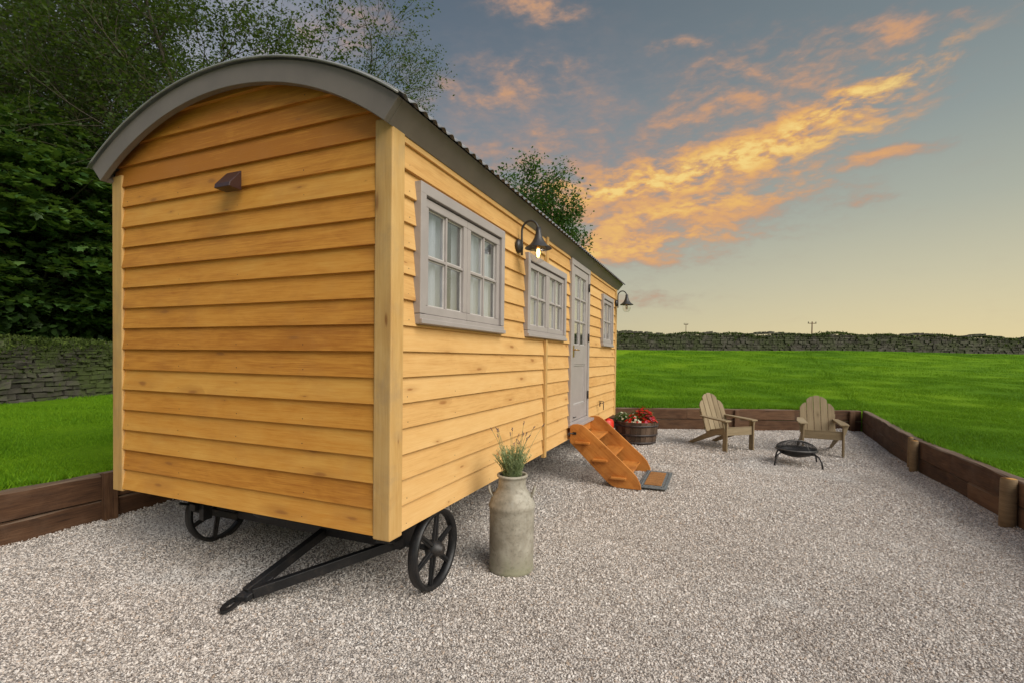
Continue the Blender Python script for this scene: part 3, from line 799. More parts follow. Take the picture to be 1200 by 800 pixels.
# the side we look at is the near one
wfo = mb.build('stonework', M['stone_far']); wfo.parent = wf; wfo.matrix_parent_inverse = Matrix.Translation((-fa[0], -fa[1], -2.2))
moss_on(wf, fa, fb, 1.10, 22000, 0.2, 0.065, off=(-fa[0], -fa[1], -2.2), drop=0.6)


# ------------------------------------------------------------------ far poles
def pole(x, y, top, arm, r, label):
    z0 = terrain(x, y); root = empty('utility_pole', (x, y, z0), math.atan2(RT.y, RT.x), label, 'utility pole', 'utility poles beyond the far wall')
    mb = MB(); mb.lathe([(r, -0.2), (r * 0.7, top - z0)], n=8); mb.build('pole', M['sleeper'], root)
    mb = MB(); mb.box((0, 0, top - z0 - 0.5), (arm, 0.16, 0.2)); mb.build('crossarm', M['sleeper'], root)
    for k in (-1, 0, 1):
        mb = MB(); mb.lathe([(0.07, 0), (0.12, 0.1), (0.12, 0.3), (0.05, 0.45)], (k * arm * 0.45, 0, top - z0 - 0.4), n=8); mb.build('insulator', M['lampmetal'], root)


px_, py_ = spot(950.5, 150); pole(px_, py_, 13.6, 2.6, 0.22, 'distant utility pole with a crossarm near the middle of the far wall')
px_, py_ = spot(803, 190); pole(px_, py_, 15.6, 1.6, 0.16, 'faint utility pole near the hut end, farther off than the other')


# ================================================================== THE HUT
W_, L_, Z0, BP = 2.55, 6.83, 0.52, 0.15
hut = empty('shepherds_hut', (0, 0, 0), 0, 'pale larch clad hut with curved corrugated roof on black iron wheels', 'hut')
RA = dict(ho=W_ / 2 + 0.095, zo=2.915, zt=3.350, hi=W_ / 2 - 0.003, zi=2.804, zb=3.223)


def arc_z(x, hw, ze, zt):
    """height of the roof arc over x (hut centre line = 0)"""
    s = zt - ze; R = (hw * hw + s * s) / (2 * s); return zt - R + math.sqrt(max(0.0, R * R - x * x))


def clad(kind, mat, name, openings, length, gable, ks):
    """feather-edge boards. local frame: u along the wall, v up, w outwards"""
    def place(u, v, w):
        w = w - 0.030
        if kind == 'side': return (w, u, v)
        if kind == 'end': return (u - W_, -w, v)
        if kind == 'left': return (-W_ - w, L_ - u, v)
        if kind == 'far': return (-u, L_ + w, v)
    mb = MB(); nails = MB()
    for k in ks:
        a0, a1 = (0.115, length - 0.115) if not gable or k < 15 else (0.01, length - 0.01)
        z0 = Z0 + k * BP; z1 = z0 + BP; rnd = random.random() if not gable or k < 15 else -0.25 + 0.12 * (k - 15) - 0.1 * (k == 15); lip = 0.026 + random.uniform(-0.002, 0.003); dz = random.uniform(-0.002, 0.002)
        if not gable and k == ks[-1]: z1 = min(z1, 2.80)
        cuts = sorted({a0, a1, *[max(a0, min(a1, e)) for o in openings for e in (o[0], o[1]) if o[2] < z1 and o[3] > z0]})
        ucoord = random.random() * 20; vc = random.random() * 20
        for i in range(len(cuts) - 1):
            ua, ub = cuts[i], cuts[i + 1]; mid = (ua + ub) / 2
            segs = [(z0, z1 + 0.018)]
            for o in openings:
                if o[0] < mid < o[1]:
                    ns = []
                    for (sa, sb) in segs:
                        if o[2] > sa + 0.004: ns.append((sa, min(sb, o[2])))
                        if o[3] < sb - 0.022: ns.append((max(sa, o[3]), sb))
                    segs = [q for q in ns if q[1] - q[0] > 0.003]
            for (sa, sb) in segs:
                if gable:
                    fz = lambda u: arc_z(u - length / 2, RA['hi'] + 0.02, RA['zi'] + 0.075, RA['zb'] + 0.085) - sa
                    while ua < ub and fz(ua) < 0.004: ua += 0.01
                    while ub > ua and fz(ub) < 0.004: ub -= 0.01
                    if ub - ua < 0.05: continue
                n = max(1, int((ub - ua) / 0.12)) if gable else max(1, int((ub - ua) / 0.5)); row = []
                vs = []; fs = []; uvs = []
                for j in range(n + 1):
                    u = ua + (ub - ua) * j / n; top = sb
                    if gable: top = min(sb, arc_z(u - length / 2, RA['hi'] + 0.02, RA['zi'] + 0.075, RA['zb'] + 0.085))
                    row.append((u, sa + dz if sa == z0 else sa, max(top, sa + 0.0005)))
                if max(r[2] - r[1] for r in row) < 0.004: continue
                f = lambda z: lip + (0.004 - lip) * (z - z0) / (BP + 0.018)
                wob = random.uniform(-0.0015, 0.0015)
                for (u, za, zb_) in row:
                    vs += [place(u, za, f(za) + wob), place(u, zb_, f(zb_)), place(u, zb_, -0.012), place(u, za, -0.012 + 0.012 * (za > z0))]
                for j in range(n):
                    b = j * 4
                    for e in range(4):
                        e2 = (e + 1) % 4; fs.append((b + e, b + e2, b + 4 + e2, b + 4 + e))
                        h = [0.0, row[j][2] - row[j][1], 0.3, 0.34]
                        hh = [0.0, row[j + 1][2] - row[j + 1][1], 0.3, 0.34]; hz = row[j][1] - z0
                        A_, B_ = (h[e] + hz + vc), (h[e2] + hz + vc) if e2 else (0.37 + vc)
                        C_, D_ = (hh[e2] + hz + vc) if e2 else (0.37 + vc), (hh[e] + hz + vc)
                        uvs.append([(row[j][0] + ucoord, A_), (row[j][0] + ucoord, B_), (row[j + 1][0] + ucoord, C_), (row[j + 1][0] + ucoord, D_)])
                fs.append((3, 2, 1, 0)); uvs.append([(0, 0)] * 4); b = n * 4; fs.append((b, b + 1, b + 2, b + 3)); uvs.append([(0, 0)] * 4)
                mb.add(vs, fs, uvs, rnd)
        # nails
        if kind in ('side', 'end'):
            st = 0.575; u = 0.175
            while u < a1:
                ok = not any(o[0] - 0.01 < u < o[1] + 0.01 and o[2] < z0 + 0.04 < o[3] for o in openings)
                zz = z0 + 0.035
                if gable and arc_z(u - length / 2, RA['hi'], RA['zi'], RA['zb']) < zz + 0.02: ok = False
                if ok and random.random() < 0.85:
                    w = lip - 0.022 * 0.035 / BP; uu = u + random.uniform(-.006, .006); r = 0.0038
                    P_ = [place(uu + r * math.cos(t), zz + r * math.sin(t), w + 0.0012) for t in [i * PI / 3 for i in range(6)]]
                    nails.add(P_, [list(range(6))], None, 0.5)
                u += st
    o = mb.build(name, mat, hut, 0.0016, seg=1)
    if nails.v: tag(nails.build('nail_heads', M['black'], o), kind='stuff')
    return o


WIN = [(0.245, 1.51, 1.735, 2.59), (2.075, 3.375, 1.74, 2.54), (5.49, 6.355, 1.74, 2.575)]
DOOR = (3.645, 4.62, 0.70, 2.79)
side_open = WIN + [DOOR, (2.66, 2.73, 0.4, 1.74), (2.66, 2.73, 2.54, 2.9), (3.645, 4.62, 2.79, 2.9)]
clad('side', M['clad_side'], 'long_wall_cladding', side_open, L_, False, range(0, 16))
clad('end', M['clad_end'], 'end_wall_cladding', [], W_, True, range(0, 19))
clad('left', M['clad_side'], 'rear_wall_cladding', [], L_, False, range(0, 16))
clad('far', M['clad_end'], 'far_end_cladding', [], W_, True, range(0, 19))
for (cx, cy) in ((-0.06, 0.06), (-W_ + 0.06, 0.06), (-0.06, L_ - 0.06), (-W_ + 0.06, L_ - 0.06)):
    mb = MB(); mb.box((cx, cy, (Z0 - 0.02 + 2.86) / 2), (0.12, 0.12, 2.86 - Z0 + 0.02), axis=2)
    mb.build('corner_post', M['post'], hut, 0.009, seg=3)
for (z0, z1) in ((0.475, 1.737), (2.543, 2.83)):
    mb = MB(); mb.box((-0.008, 2.695, (z0 + z1) / 2), (0.044, 0.062, z1 - z0), axis=2); mb.build('cover_batten', M['post'], hut, 0.003)
# top frieze board and shadow gap
mb = MB(); mb.box((-0.018, (0.125 + 3.6) / 2, 2.835), (0.05, 3.47, 0.03), axis=1); mb.box((-0.018, (4.63 + L_ - .125) / 2, 2.835), (0.05, L_ - .115 - 4.63, 0.03), axis=1)
mb.build('eaves_trim', M['post'], hut, 0.003)
# inner shell: floor, far linings
mb = MB()
mb.box((-W_ / 2, L_ / 2, Z0 + 0.022), (W_ - 0.10, L_ - 0.10, 0.04)); mb.build('floor', M['black'], hut)
mb = MB(); mb.box((-W_ + 0.04, L_ / 2, 1.7), (0.02, L_ - 0.1, 2.3)); mb.box((-W_ / 2, 0.04, 1.7), (W_ - 0.1, 0.02, 2.3)); mb.box((-W_ / 2, L_ - 0.04, 1.7), (W_ - 0.1, 0.02, 2.3))
mb.box((-W_ / 2, L_ / 2, 0.575), (W_ - 0.12, L_ - 0.12, 0.02))
mb.build('lining', M['interior'], hut)


# ---- roof
def roof():
    y0, y1 = -0.092, L_ + 0.095
    def profile(hw, ze, zt, n=40):
        s = zt - ze; R = (hw * hw + s * s) / (2 * s); th = math.asin(min(1, hw / R))
        return [(R * math.sin(-th + 2 * th * k / n), zt - R + R * math.cos(-th + 2 * th * k / n)) for k in range(n + 1)]
    outer = profile(RA['ho'], RA['zo'], RA['zt']); inner = profile(RA['hi'], RA['zi'], RA['zb'])
    cxm = -W_ / 2
    for ya, yb in ((y0 + 0.015, y0 + 0.055), (y1 - 0.055, y1 - 0.015)):       # curved verge boards
        mb = MB(); vs = []; fs = []; uvs = []; n = len(outer)
        for (o, i_) in zip(outer, inner):
            vs += [(cxm + o[0], ya, o[1]), (cxm + i_[0], ya, i_[1]), (cxm + i_[0], yb, i_[1]), (cxm + o[0], yb, o[1])]
        for k in range(n - 1):
            b = 4 * k
            for e in range(4): e2 = (e + 1) % 4; fs.append((b + e, b + 4 + e, b + 4 + e2, b + e2))
        fs += [(0, 1, 2, 3), tuple(4 * (n - 1) + e for e in (3, 2, 1, 0))]
        mb.add(vs, fs, None, 0.5); mb.build('verge_board', M['fascia'], hut, 0.003)
    for sx in (1, -1):                                                        # eaves boards, slanted
        ex = RA['ho'] * sx; ix = RA['hi'] * sx; mb = MB()
        a = Vector((cxm + ex, 0, RA['zo'])); b = Vector((cxm + ix, 0, RA['zi'])); d = (b - a).normalized(); nn = Vector((d.z, 0, -d.x)) * (-1 if sx > 0 else 1) * -1
        nn = Vector((-d.z, 0, d.x)) if (-d.z) * sx < 0 else Vector((d.z, 0, -d.x))
        t = 0.03; ya, yb = y0 + 0.0555, y1 - 0.0555
        ps = [a, b, b + nn * t, a + nn * t]
        mb.hexa([p + Vector((0, ya, 0)) for p in ps] + [p + Vector((0, yb, 0)) for p in ps], 2); mb.build('eaves_board', M['fascia'], hut, 0.002)
        # soffit closes the gap behind the eaves board
        mb = MB(); mb.box((cxm + sx * (RA['hi'] - 0.045), L_ / 2, 2.868), (0.10, L_ - 0.1, 0.02)); mb.build('soffit', M['fascia'], hut)
    # corrugated sheets
    def sheet(name, hw, ze, zt, lift, mat, corr, th, inset=0.0):
        prof = profile(hw, ze, zt, 48 if corr else 24); s = zt - ze; R = (hw * hw + s * s) / (2 * s); cz = zt - R
        pitch = 0.10; step = pitch / 8; Y0, Y1 = y0 + inset, y1 - inset; ny = int((Y1 - Y0) / step) if corr else 2; vs = []; fs = []; n = len(prof)
        for side in (0, 1):
            for j in range(ny + 1):
                y = Y0 + (Y1 - Y0) * j / ny; a = lift + (0.0095 * math.sin(2 * PI * y / pitch) if corr else 0) - side * th
                for (x, z) in prof:
                    v = Vector((x, 0, z - cz)).normalized() * (R + a); vs.append((cxm + v.x, y, cz + v.z))
        o = (ny + 1) * n
        for j in range(ny):
            for i in range(n - 1):
                q = j * n + i; fs.append((q, q + 1, q + n + 1, q + n)); q += o; fs.append((q, q + n, q + n + 1, q + 1))
        for j in range(ny):
            for i in (0, n - 1): q = j * n + i; fs.append((q, q + n, q + n + o, q + o))
        for i in range(n - 1):
            for j in (0, ny): q = j * n + i; fs.append((q, q + 1, q + 1 + o, q + o))
        mb = MB(); mb.add(vs, fs, None, 0.5, corr); return mb.build(name, mat, hut)
    sheet('corrugated_roof', RA['ho'] + 0.03, RA['zo'] - 0.016, RA['zt'] + 0.002, 0.012, M['roof'], True, 0.002)
    sheet('roof_deck', RA['ho'] - 0.03, RA['zo'] + 0.0, RA['zt'] - 0.012, -0.014, M['fascia'], False, 0.03, 0.05)
    # rounded drip edge on the front verge
    mb = MB(); s = RA['zt'] - RA['zo']; R = (RA['ho'] ** 2 + s * s) / (2 * s); cz = RA['zt'] - R; th = math.asin(RA['ho'] / R)
    for yy in (y0 - 0.004,):
        mb.tube([(cxm + (R + 0.010) * math.sin(-th + 2 * th * k / 60), yy, cz + (R + 0.010) * math.cos(-th + 2 * th * k / 60)) for k in range(61)], 0.007, 6)
    mb.build('roof_edge_trim', M['roof'], hut)


roof()

# ---- vent cowl on the end wall
mb = MB(); vx, vz = -1.205, 2.645
mb.hexa([(vx - .068, -0.115, vz - .062), (vx + .068, -0.115, vz - .062), (vx + .068, -0.028, vz - .064), (vx - .068, -0.028, vz - .064),
         (vx - .068, -0.110, vz - .035), (vx + .068, -0.110, vz - .035), (vx + .068, -0.028, vz + .062), (vx - .068, -0.028, vz + .062)])
v = mb.build('vent_cowl', M['vent'], hut, 0.003)
# ---- windows
def frame_rect(mb, u0, u1, v0, v1, w, x0, x1, wt=None):
    wt = wt or w; xm = (x0 + x1) / 2; t = x1 - x0
    mb.box((xm, (u0 + u1) / 2, v1 - wt / 2), (t, u1 - u0, wt), axis=1); mb.box((xm, (u0 + u1) / 2, v0 + w / 2), (t, u1 - u0, w), axis=1)
    mb.box((xm, u0 + w / 2, (v0 + v1) / 2), (t - .0006, w, v1 - v0 - w - wt), axis=2); mb.box((xm, u1 - w / 2, (v0 + v1) / 2), (t - .0006, w, v1 - v0 - w - wt), axis=2)


def pane_grid(parent, u0, u1, v0, v1, nu, nv, xg):
    """glazing bars, pale beads and one glass sheet inside the opening u0..u1, v0..v1"""
    mb = MB()
    for k in range(1, nu): c = u0 + (u1 - u0) * k / nu; mb.box((xg + 0.007, c, (v0 + v1) / 2), (0.026, 0.018, v1 - v0), axis=2)
    for k in range(1, nv): c = v0 + (v1 - v0) * k / nv; mb.box((xg + 0.0065, (u0 + u1) / 2, c), (0.0245, u1 - u0, 0.018), axis=1)
    mb.build('glazing_bars', M['frame'], parent, 0.003)
    mb = MB(); g = 0.009
    for i in range(nu):
        for j in range(nv):
            a0 = u0 + (u1 - u0) * i / nu + (0.009 if i else 0); a1 = u0 + (u1 - u0) * (i + 1) / nu - (0.009 if i < nu - 1 else 0)
            b0 = v0 + (v1 - v0) * j / nv + (0.009 if j else 0); b1 = v0 + (v1 - v0) * (j + 1) / nv - (0.009 if j < nv - 1 else 0)
            frame_rect(mb, a0 + .001, a1 - .001, b0 + .001, b1 - .001, g, xg - 0.004, xg + 0.005)
    mb.build('glazing_bead', M['white_trim'], parent)
    mb = MB(); mb.box((xg - 0.004, (u0 + u1) / 2, (v0 + v1) / 2), (0.004, u1 - u0, v1 - v0)); mb.build('glass_pane', M['glass'], parent)


def curtain(parent, u0, u1, v0, v1, x, amp=0.014):
    n = int((u1 - u0) / 0.008); vs = []; fs = []; ph = random.random() * 6
    for j in range(2):
        for k in range(n + 1):
            u = u0 + (u1 - u0) * k / n
            vs.append((x - 0.012 + amp * 1.5 * math.sin(u * 75 + 2.2 * math.sin(u * 17 + ph)) + 0.004 * math.sin(u * 140 + ph), u, (v0, v1)[j]))
    for k in range(n): fs.append((k, k + 1, n + 2 + k, n + 1 + k))
    mb = MB(); mb.add(vs, fs, None, 0.5, True); mb.build('curtain', M['curtain'], parent)


def window(u0, u1, v0, v1, sashes):
    fw = 0.062; mb = MB(); frame_rect(mb, u0, u1, v0, v1, fw, -0.04, 0.050, 0.068)
    root = mb.build('window', M['frame'], hut, 0.004); root.location.x = -0.022
    mb = MB(); mb.box((0.0535, (u0 + u1) / 2, v0 + 0.018), (0.022, u1 - u0 + 0.004, 0.030), axis=1); mb.build('sill', M['frame'], root, 0.004)
    iu0, iu1, iv0, iv1 = u0 + fw + .004, u1 - fw - .004, v0 + fw + .004, v1 - 0.068 - .010
    for k in range(sashes):
        a = iu0 + (iu1 - iu0) * k / sashes + (.002 if k else 0); b = iu0 + (iu1 - iu0) * (k + 1) / sashes - (.002 if k < sashes - 1 else 0)
        mb = MB(); frame_rect(mb, a, b, iv0, iv1, 0.052, -0.012, 0.030); mb.build('casement', M['frame'], root, 0.004)
        pane_grid(root, a + .052, b - .052, iv0 + .052, iv1 - .052, 2, 2, 0.004)
        # dark slot above the casements is real: the frame stands proud
    curtain(root, iu0 - .02, iu0 + (iu1 - iu0) * .36, iv0 - .03, iv1 + .03, -0.04)
    curtain(root, iu0 + (iu1 - iu0) * .45, iu1 + .02, iv0 - .03, iv1 + .03, -0.04)
    mb = MB(); mb.box((-0.03, (u0 + u1) / 2, v1 + 0.012), (0.02, u1 - u0, 0.03)); mb.build('head_lining', M['black'], root)
    return root


window(*WIN[0], 2); window(*WIN[1], 2); window(*WIN[2], 1)

# ---- door
def door():
    u0, u1, v0, v1 = DOOR; fw = 0.085; mb = MB(); mb.box((0, (u0 + u1) / 2, v1 - .035), (0.08, u1 - u0, .07), axis=1); mb.box((0, (u0 + u1) / 2, v0 + .015), (0.08, u1 - u0, .03), axis=1)
    mb.box((0.0, u0 + fw / 2, (v0 + v1) / 2 - .02), (0.078, fw, v1 - v0 - .104), axis=2); mb.box((0.0, u1 - fw / 2, (v0 + v1) / 2 - .02), (0.078, fw, v1 - v0 - .104), axis=2)
    root = mb.build('door', M['frame'], hut, 0.003); root.location.x = -0.022
    a, b, c, d = u0 + fw + .003, u1 - fw - .003, v0 + .034, v1 - .074
    st = 0.105; gb = 1.72
    mb = MB(); x0, x1 = -0.02, 0.026; xm = (x0 + x1) / 2; t = x1 - x0
    for uu in (a + st / 2, b - st / 2): mb.box((xm, uu, (c + d) / 2), (t, st, d - c), axis=2)
    for z_, h_ in ((d - .05, .10), (gb - .13, .26), (c + .10, .20)): mb.box((xm, (a + b) / 2, z_), (t - .001, b - a - 2 * st, h_), axis=1)
    mb.build('door_leaf', M['frame'], root, 0.004)
    mb = MB(); mb.box((-0.002, (a + b) / 2, (gb - .26 + c + .20) / 2), (0.014, b - a - 2 * st, gb - .26 - c - .20), axis=2); mb.build('door_panel', M['frame'], root)
    mb = MB(); frame_rect(mb, a + st + .001, b - st - .001, c + .201, gb - .261, 0.016, 0.005, 0.016); mb.build('panel_moulding', M['white_trim'], root, 0.004)
    pane_grid(root, a + st, b - st, gb, d - .10, 2, 3, 0.004)
    curtain(root, a + .08, b - .08, gb + 0.28, d, -0.034)
    for z_ in (2.53, 1.83, 1.03):
        mb = MB(); mb.tube([(0.046, u1 - fw, z_ - .055), (0.046, u1 - fw, z_ + .055)], 0.011, 10); mb.box((0.0425, u1 - fw + .018, z_), (0.006, 0.055, 0.095)); mb.build('hinge', M['black'], root)
    mb = MB(); mb.box((0.030, a + st / 2, gb - 0.09), (0.008, 0.065, 0.15)); p = mb.build('handle_plate', M['brass'], root, 0.002)
    mb = MB(); mb.tube([(0.03, a + st / 2, gb - .07), (0.075, a + st / 2, gb - .07), (0.08, a + st / 2 + .02, gb - .07), (0.08, a + st / 2 + .10, gb - .072)], 0.008, 8); mb.build('handle', M['brass'], root)
    mb = MB(); mb.box((0.05, (u0 + u1) / 2, v0 - .012), (0.16, u1 - u0 + .02, 0.036), axis=1); mb.build('threshold', M['frame'], root, 0.004)
    mb = MB(); mb.tube([(0.028, a + 0.09, c + .05), (0.05, a + 0.09, c + .05), (0.05, a + 0.15, c + .05)], 0.006, 6); mb.build('foot_bolt', M['black'], root)


door()
# door stay hook on the boards beyond the door
mb = MB(); mb.box((0.034, 5.30, 0.83), (0.012, 0.03, 0.07)); mb.tube([(0.04, 5.30, 0.85), (0.085, 5.30, 0.85), (0.09, 5.30, 0.80), (0.09, 5.30, 0.74)], 0.006, 6)
mb.build('door_stay', M['black'], hut); mb = MB(); mb.tube([(0.0, 5.38, 0.87), (0.04, 5.38, 0.87), (0.07, 5.38, 0.87), (0.075, 5.38, 0.78)], 0.006, 6); mb.build('door_stay', M['black'], hut)

# ---- running gear
mb = MB()
mb.box((-0.30, L_ / 2 + .05, 0.452), (0.07, L_ - 0.5, 0.085)); mb.box((-W_ + 0.42, L_ / 2 + .05, 0.452), (0.07, L_ - 0.5, 0.085))
for y in (0.34, 1.35, 2.6, 3.9, 5.2, 6.5): mb.box((-W_ / 2, y, 0.445), (W_ - 0.6, 0.06, 0.07))
mb.build('chassis', M['black'], hut, 0.004)


def wheel(x, y, s):
    """cast iron wheel, plane x = const; s = outward side"""
    R, w = 0.262, 0.062; A = (s, 0, 0); c = Vector((x, y, R - 0.006))
    mb = MB(); mb.lathe([(R, 0), (R, w), (R - .008, w + .003), (R - 0.029, w - .004), (R - .029, .006), (R - .008, -.002)], c, A, 48, closed=True)
    root = mb.build('wheel', M['black'], hut)
    mb = MB()
    for k in range(6):
        a = 2 * PI * k / 6 + 0.35; d = Vector((0, math.cos(a), math.sin(a))); n = Vector((0, -math.sin(a), math.cos(a))); X = Vector((s, 0, 0))
        p0 = c + d * 0.045 + X * 0.030; p1 = c + d * (R - 0.03) + X * 0.028
        for (t0, t1, hw0, hw1) in ((0.010, 0.009, 0.020, 0.016), (0.022, 0.016, 0.008, 0.006)):
            mb.hexa([p0 - n * hw0 - X * t0, p1 - n * hw1 - X * t1, p1 + n * hw1 - X * t1, p0 + n * hw0 - X * t0, p0 - n * hw0 + X * t0, p1 - n * hw1 + X * t1, p1 + n * hw1 + X * t1, p0 + n * hw0 + X * t0], 0)
    mb.build('spokes', M['black'], root, 0.003)
    mb = MB(); mb.lathe([(0.052, -0.01), (0.055, 0.05), (0.045, 0.062), (0.040, 0.085), (0.030, 0.088), (0.028, 0.10), (0.0, 0.102)], c, A, 24); mb.build('hub', M['black'], root)


wheel(-0.085, 0.56, 1); wheel(-2.10, 0.55, -1); wheel(-0.115, 5.95, 1); wheel(-W_ + 0.30, 5.95, -1)
for y in (0.55, 5.95):
    mb = MB()
    mb.tube([(-0.0, y, 0.256), (-W_ + 0.36, y, 0.256)], 0.019, 12)
    mb.box((-W_ / 2, y - .03, 0.262), (W_ - 0.55, 0.06, 0.06), axis=0)
    for x in (-0.28, -W_ + 0.42):
        mb.box((x, y, 0.34), (0.09, 0.16, 0.15))
        for i in range(3):
            mb.tube([(x, y - .32 + .07 * i, 0.385), (x, y - .15, 0.318 + .012 * i), (x, y, 0.30 + .012 * i), (x, y + .15, 0.318 + .012 * i), (x, y + .32 - .07 * i, 0.385)], 0.012, 5)
    mb.build('axle', M['black'], hut, 0.003)
mb = MB(); mb.lathe([(0.34, 0), (0.34, 0.03), (0.27, 0.03), (0.27, 0)], (-W_ / 2, 0.6, 0.375), n=32, closed=True); mb.build('turntable', M['black'], hut, 0.003)
mb = MB(); mb.box((-1.93, 0.36, 0.39), (0.06, 0.34, 0.05)); mb.box((-1.88, 0.26, 0.35), (0.05, 0.07, 0.12)); mb.beam((-2.0, 0.25, 0.36), (-1.84, 0.50, 0.24), 0.03, 0.05); mb.build('brake_bracket', M['black'], hut, 0.003)
# drawbar
mb = MB(); tip = Vector((-0.965, -0.10, 0.075))
mb.beam(tip + Vector((-0.012, -0.02, 0)), (-0.945, 0.58, 0.275), 0.05, 0.062); mb.beam(tip + Vector((0.03, 0.0, 0.002)), (-0.27, 0.58, 0.278), 0.05, 0.062)
mb.hexa([(-1.01, -0.17, 0.040), (-0.93, -0.15, 0.040), (-0.90, 0.02, 0.075), (-0.985, 0.02, 0.075), (-1.01, -0.17, 0.072), (-0.93, -0.15, 0.072), (-0.90, 0.02, 0.135), (-0.985, 0.02, 0.135)])
db = mb.build('drawbar', M['black'], hut, 0.004)
mb = MB(); n = 20; vs = []; c0 = Vector((-1.005, -0.20, 0.0))
for z in (0.016, 0.034):
    for (rx, ry) in ((0.042, 0.075), (0.020, 0.040)):
        for k in range(n): a = 2 * PI * k / n; vs.append(c0 + Vector((rx * math.cos(a) * 1.0 - 0.2 * ry * math.sin(a), ry * math.sin(a), z + 0.12 * (ry * math.sin(a) + .07))))
fs = []
for k in range(n):
    k2 = (k + 1) % n; fs += [(k, n + k, n + k2, k2), (2 * n + k, 2 * n + k2, 3 * n + k2, 3 * n + k), (k, k2, 2 * n + k2, 2 * n + k), (n + k, 3 * n + k, 3 * n + k2, n + k2)]
mb.add(vs, fs, None, .5); mb.build('towing_eye', M['black'], db)

# red gas bottle stored under the far end
gb = empty('gas_bottle', (-0.10, 6.42, 0), 0, 'red gas bottle standing under the far end of the hut behind the steps', 'gas bottle')
mb = MB(); mb.lathe([(0.0, 0.0), (0.13, 0.0), (0.145, 0.02), (0.145, 0.42), (0.12, 0.46), (0.05, 0.485), (0.03, 0.49), (0.0, 0.49)], (-0.0, 0, 0), n=28); mb.build('bottle_body', M['redgas'], gb)
mb = MB(); mb.lathe([(0.03, 0.48), (0.02, 0.505), (0.0, 0.51)], n=12); mb.build('valve', M['brass'], gb)


# ------------------------------------------------------------------ steps
st = empty('wooden_steps', (0.03, 4.1, 0), 0, 'orange varnished wooden steps with three treads leading up to the grey door', 'steps')
prof = [(0.0, 0.50), (0.0, 0.70), (0.03, 0.722), (0.09, 0.732), (0.15, 0.722), (0.20, 0.695), (0.30, 0.615), (0.76, 0.215), (0.82, 0.15), (0.865, 0.06), (0.872, 0.0), (0.58, 0.0), (0.53, 0.014), (0.47, 0.055)]
for y in (-0.505, 0.475):
    mb = MB(); mb.prism(prof, (0, y, 0), (1, 0, 0), (0, 0, 1), (0, 1, 0), 0.03); ca, sa_ = math.cos(-0.72), math.sin(-0.72); mb.uv = [[(a * ca + b * sa_, -a * sa_ + b * ca) for a, b in u] for u in mb.uv]; mb.build('stringer', M['step'], st, 0.005)
for (x, z) in ((0.165, 0.508), (0.385, 0.312), (0.61, 0.118)):
    mb = MB(); mb.box((x, 0, z), (0.23, 0.948, 0.028), axis=1)
    mb.box((x, -0.515, z - .0004), (0.18, 0.078, 0.0265), axis=1); mb.box((x, 0.515, z - .0004), (0.18, 0.078, 0.0265), axis=1); mb.build('tread', M['step'], st, 0.004)
mb = MB(); mb.box((0.015, 0, 0.60), (0.025, 0.948, 0.11), axis=1); mb.build('back_rail', M['step'], st, 0.003)
mb = MB(); mb.tube([(0.05, -0.515, 0.615), (0.05, -0.54, 0.615), (-0.0, -0.545, 0.615), (-0.0, -0.60, 0.612)], 0.007, 6); mb.box((0.06, -0.511, 0.615), (0.045, 0.012, 0.03)); mb.build('hook', M['black'], st)
mb = MB(); mb.tube([(0.03, 3.50, 0.64), (0.055, 3.50, 0.64), (0.055, 3.50, 0.585)], 0.006, 6); mb.tube([(0.03, 3.47, 0.61), (0.05, 3.47, 0.61), (0.05, 3.53, 0.61)], 0.006, 6); mb.build('hook_eye', M['black'], hut)

# mat
def mat_mats():
    m_, T, bs, out = new_mat('coir'); oc = T.n('ShaderNodeTexCoord').outputs['Object']
    n = T.noise(oc, 260, 3, 0.7); n2 = T.noise(oc, 12, 4)
    c = T.mix(n, (0.22, 0.085, 0.02), (0.48, 0.23, 0.07)); c = T.mix(T.mrange(n2, .4, .7, 0, .4), c, (0.16, 0.07, 0.02)); T.put(bs.inputs['Base Color'], c); bs.inputs['Roughness'].default_value = 0.95
    T.put(bs.inputs['Normal'], T.n('ShaderNodeBump', {'Height': n, 'Strength': 1.0, 'Distance': 0.006})); return m_
M['coir'] = mat_mats(); M['rubber'] = paint('grey_rubber', (0.13, 0.145, 0.15), rough=0.6, var=0.3, bump=0.5, scale=30, dirt=((0.25, 0.25, 0.24), 0.6))
dm = empty('door_mat', (1.02, 4.12, 0.022), 0.0, 'brown coir mat with grey rubber border at the foot of the steps', 'door mat')
mb = MB(); mb.box((0, 0, 0), (0.33, 0.92, 0.014)); mb.build('border', M['rubber'], dm, 0.004)
mb = MB()
for k in range(7): mb.box((-0.005, -0.30 + k * 0.10, 0.011), (0.20, 0.094, 0.014))
mb.build('coir_pad', M['coir'], dm, 0.004)
mb = MB()
for k in range(46):
    a = 2 * PI * k / 46
    # raised scroll dots round the border
    x = 0.135 * (1 if math.cos(a) > 0 else -1) if abs(math.cos(a)) > .25 else 0.135 * math.cos(a) / .25; y = 0.41 * math.sin(a)
    mb.lathe([(0.014, 0.006), (0.012, 0.011), (0.0, 0.012)], (x, y, 0.0), n=8)
tag(mb.build('relief', M['rubber'], dm), kind='stuff')


